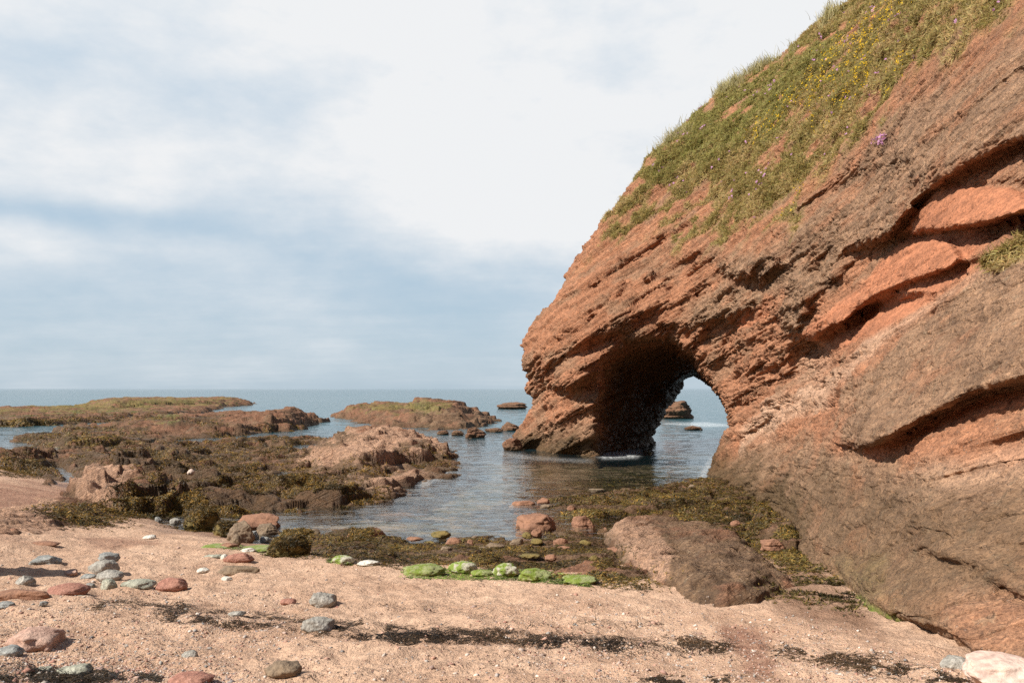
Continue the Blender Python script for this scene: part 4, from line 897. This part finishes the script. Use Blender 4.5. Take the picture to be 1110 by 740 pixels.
seaweed('dry_seaweed', 'dark line of washed-up seaweed across the sand', [
    band([(103, 658), (150, 655), (205, 661)], 6), band([(180, 667), (240, 669), (300, 673)], 7), band([(300, 671), (360, 679), (440, 686), (520, 689), (600, 694), (680, 698)], 6),
    band([(340, 682), (420, 690), (500, 695)], 4), band([(700, 694), (745, 697), (790, 702)], 5), band([(850, 706), (890, 711), (945, 722)], 6), band([(950, 722), (1000, 728)], 6)], 24000, wrack + [(.14, .07, .03)], thr=-.14, size=.012, jit=.10, lie=.8, w=.35, nsc=3.2, minz=.1)
seaweed('dry_seaweed', 'seaweed litter at the bottom edge of the photo', [band([(-5, 728), (60, 734), (130, 738)], 8), band([(150, 735), (215, 733)], 5), band([(700, 738), (810, 740)], 6), band([(1010, 735), (1050, 742)], 5)], 10000, wrack, thr=0.02, size=.013, jit=.04, lie=.8, w=.35, nsc=3.2, minz=.1)
seaweed('dry_seaweed', 'scattered dark scraps of seaweed over the open sand', [[(-5, 640), (250, 640), (560, 640), (1000, 680), (1060, 740), (-5, 740)], band([(400, 655), (480, 660), (560, 674), (720, 678)], 3), [(-5, 580), (200, 580), (330, 620), (700, 650), (300, 660), (-5, 650)]], 5200, wrack, thr=.1, size=.014, jit=.05, lie=.85, w=.3, blades=2, nsc=2.2, minz=.15)
seaweed('green_algae', 'bright green algae slime between the row of algae stones and the seaweed', [band([(355, 607), (395, 611)], 2.5), band([(437, 620), (490, 622), (560, 623), (640, 630)], 6), band([(232, 591), (262, 594), (298, 599)], 2.5)], 9000, [(.13, .18, .03), (.20, .26, .05), (.08, .11, .03)], thr=-.3, size=.016, jit=.03, lie=.8, nsc=2.5)
seaweed('dry_seaweed', 'long dark strands tangled along the washed-up seaweed line', [band([(103, 658), (150, 655), (205, 661)], 7), band([(180, 667), (240, 669), (300, 673)], 8), band([(300, 671), (360, 679), (440, 686), (520, 689), (600, 694), (680, 698), (790, 702)], 9),
    band([(400, 655), (480, 660), (560, 674), (720, 678)], 3), band([(850, 706), (890, 711), (1000, 728)], 8), band([(-5, 728), (60, 734), (130, 738)], 8)], 2600, wrack, thr=-.15, size=.05, jit=.08, lie=.9, w=.09, blades=2, nsc=3.2, minz=.1)
# gravel
def gravel(name, label, pix, cols, size):
    P_, N_ = drop(pix, .1, .08); n = len(P_); V0 = np.array([[1, 0, 0], [-1, 0, 0], [0, 1, 0], [0, -1, 0], [0, 0, 1], [0, 0, -1]], float)
    T = np.array([[0, 2, 4], [2, 1, 4], [1, 3, 4], [3, 0, 4], [2, 0, 5], [1, 2, 5], [3, 1, 5], [0, 3, 5]])
    s = size * rng.lognormal(0, .4, n); S3 = s[:, None] * rng.uniform(.5, 1.2, (n, 3)) * [1, 1, .6]; a = rng.uniform(0, 6.28, n)
    v = V0[None] * S3[:, None]; v = v + rng.normal(size=v.shape) * s[:, None, None] * .15
    x_ = v[..., 0] * np.cos(a)[:, None] - v[..., 1] * np.sin(a)[:, None]; y_ = v[..., 0] * np.sin(a)[:, None] + v[..., 1] * np.cos(a)[:, None]
    v = np.stack([x_, y_, v[..., 2]], -1) + P_[:, None]; Q_ = (T[None] + (np.arange(n) * 6)[:, None, None]).reshape(-1, 3)
    o = mesh(name, v.reshape(-1, 3), Q_, leaf0, smooth=False); c = palette(cols, .25)(n); vcol(o, 'tint', np.repeat(c, 6, 0)); tag(o, label, 'gravel', kind='stuff')
leaf0 = leaf_material('gravel_bits', .85, .2, 0)
gcols = [(.42, .25, .18), (.30, .15, .11), (.35, .32, .28), (.60, .50, .42), (.22, .20, .19), (.5, .3, .22)]
pix = np.concatenate([rand_in([(-5, 640), (330, 640), (330, 690), (200, 742), (-5, 742)], 4200), rand_in([(-5, 700), (120, 715), (330, 742), (-5, 742)], 2200), rand_in([(640, 640), (780, 655), (900, 670), (1040, 730), (1040, 742), (600, 742), (500, 660)], 5200),
                      rand_in([(-5, 575), (250, 590), (400, 620), (650, 640), (600, 742), (-5, 742)], 3000)])
gravel('gravel', 'fine gravel and broken shell strewn over the sand', pix, gcols, .0065)
pix = rand_in([(-5, 575), (160, 575), (330, 610), (900, 670), (1040, 735), (-5, 742)], 800)
gravel('pebbles', 'small scattered pebbles over the sand', pix, gcols, .014)
print('seaweed', time.time() - T0)

# ------------------------------------------------------------------ unseen land behind the viewer, added to block sky light and darken the arch
hx = np.linspace(-70, 60, 120); hr = np.linspace(0, 1, 40); HX, HR = np.meshgrid(hx, hr, indexing='ij')
HYY = -11 - 16 * HR - .004 * HX ** 2 * 0; HZ = 1.0 + 15 * HR ** .7
Ph = np.stack([HX.ravel(), HYY.ravel(), HZ.ravel()], 1); Ph[:, 1] += fbm(Ph * .18, 4) * 2.5; Ph[:, 2] += fbm(Ph * .3, 4, seed=3) * 1.2 * sm(0, .2, HR.ravel())
hb = mesh('unseen_hill', Ph, gridquads(120, 40), cliff_mat); hg = sm(.3, .6, HR.ravel() + .2 * fbm(Ph * .4, 3))
zeros_masks(hb, np.stack([hg, 1 - hg, 0 * hg], 1)); tag(hb, kind='structure')
# ------------------------------------------------------------------ light
SUN = Vector((-0.80, -0.36, 0.86)).normalized()
sun = bpy.data.objects.new('sun', bpy.data.lights.new('sun', 'SUN')); col.objects.link(sun)
sun.data.energy = 5.0; sun.data.angle = math.radians(.6); sun.data.color = (1, .95, .87)
sun.rotation_euler = SUN.to_track_quat('Z', 'Y').to_euler()
w_ = bpy.data.worlds.new('World'); sc.world = w_; w_.use_nodes = True
class WT(NT):
    def __init__(s, t): s.t = t; t.nodes.clear(); s.out = t.nodes.new('ShaderNodeOutputWorld')
N = WT(w_.node_tree)
skyn = N.n('ShaderNodeTexSky', sky_type='NISHITA', sun_disc=False, sun_elevation=math.asin(SUN.z), sun_rotation=math.atan2(SUN.x, SUN.y), air_density=1.0, dust_density=.6, ozone_density=1.5)
base = N.n('ShaderNodeVectorMath', {0: skyn.outputs[0], 'Scale': .085}, operation='SCALE').outputs[0]
d = N.n('ShaderNodeTexCoord').outputs['Generated']; sp = N.n('ShaderNodeSeparateXYZ', {0: d}); dx, dy, dz = sp.outputs
az = N.math('ARCTAN2', dx, dy); el = N.math('ARCSINE', dz)
zz = N.math('ADD', N.math('MAXIMUM', dz, 0.0), .10)
cv = N.n('ShaderNodeCombineXYZ', {0: N.math('DIVIDE', dx, zz), 1: N.math('DIVIDE', dy, zz), 2: 0.0}).outputs[0]
c1 = N.noise(N.n('ShaderNodeMapping', {'Vector': cv, 'Scale': (.55, .8, 1), 'Rotation': (0, 0, .35), 'Location': (3.1, 1.2, 0)}).outputs[0], 1.0, 7, .55)
c2 = N.noise(N.n('ShaderNodeMapping', {'Vector': cv, 'Scale': (.9, 2.2, 1), 'Location': (7, 3, 0)}).outputs[0], 1.0, 7, .6)
c3 = N.noise(N.n('ShaderNodeMapping', {'Vector': d, 'Scale': (2.0, 2.0, 4.0)}).outputs[0], 1.6, 9, .58)
def blob(a0, e0, sa, se, amt):
    a_ = N.math('DIVIDE', N.math('SUBTRACT', az, a0), sa); e_ = N.math('DIVIDE', N.math('SUBTRACT', el, e0), se)
    r2 = N.math('ADD', N.math('MULTIPLY', a_, a_), N.math('MULTIPLY', e_, e_))
    return N.math('MULTIPLY', N.math('EXPONENT', N.math('MULTIPLY', r2, -1.0)), amt)
def A(px_): return math.atan((px_ - CX) / F)
def Ee(px_, py_): return math.atan((HY - py_) / math.hypot(F, px_ - CX))
cov = N.math('ADD', N.math('MULTIPLY', c1, .5), N.math('MULTIPLY', c3, 1.45)); cov = N.math('ADD', cov, N.math('MULTIPLY', c2, .2)); cov = N.math('SUBTRACT', cov, .52)
for a0, b0, sa, sb, am in ((30, 228, 150, 16, -.40), (330, 275, 60, 14, -.10), (100, 80, 180, 20, -.12), (560, 230, 120, 50, .15), (90, 170, 150, 45, .28), (470, 190, 170, 60, .22), (420, 20, 420, 90, .26), (750, 120, 230, 120, .30), (300, 340, 350, 50, -.16)):
    cov = N.math('ADD', cov, blob(A(a0), Ee(a0, b0), sa / F, sb / F, am))
cov = N.math('MULTIPLY', N.ramp(cov, .12, .80), N.ramp(el, .0, .16, .6, 1.0))
front = N.math('MULTIPLY', N.ramp(dy, -.1, .45), N.ramp(el, .85, .52)); cov = N.math('MULTIPLY', cov, N.math('ADD', .08, N.math('MULTIPLY', front, .92)))
cc = N.mix(N.ramp(el, 0, .42), (.63, .71, .78), (.82, .85, .88))
cc = N.mix(N.ramp(c3, .42, .62, 0, .8), cc, (.93, .94, .95)) if False else N.mix(N.ramp(cov, .35, .95), cc, (.88, .895, .91))
hor = N.mix(N.ramp(el, -.01, .40), (.46, .60, .72), (.44, .65, .84))
skyc = N.mix(N.math('MULTIPLY', front, .8), base, hor)
fin = N.mix(cov, skyc, cc)
bg = N.n('ShaderNodeBackground', {'Color': fin, 'Strength': 0.67}); N.t.links.new(bg.outputs[0], N.out.inputs[0])

cam = bpy.data.objects.new('camera', bpy.data.cameras.new('camera')); col.objects.link(cam); sc.camera = cam
cam.location = (0, 0, ZC); cam.rotation_euler = (math.pi / 2, 0, 0); cam.data.sensor_width = 36; cam.data.lens = 36 * F / 1110; cam.data.shift_y = (HY - 370) / 1110
cam.data.clip_start = .05; cam.data.clip_end = 50000
sc.view_settings.view_transform = 'Standard'; sc.view_settings.look = 'None'; sc.view_settings.exposure = 0.56; sc.view_settings.gamma = 1
sc.cycles.max_bounces = 6; sc.cycles.transparent_max_bounces = 8; sc.cycles.caustics_reflective = False; sc.cycles.caustics_refractive = False
sc.cycles.use_denoising = False
print('done', time.time() - T0)
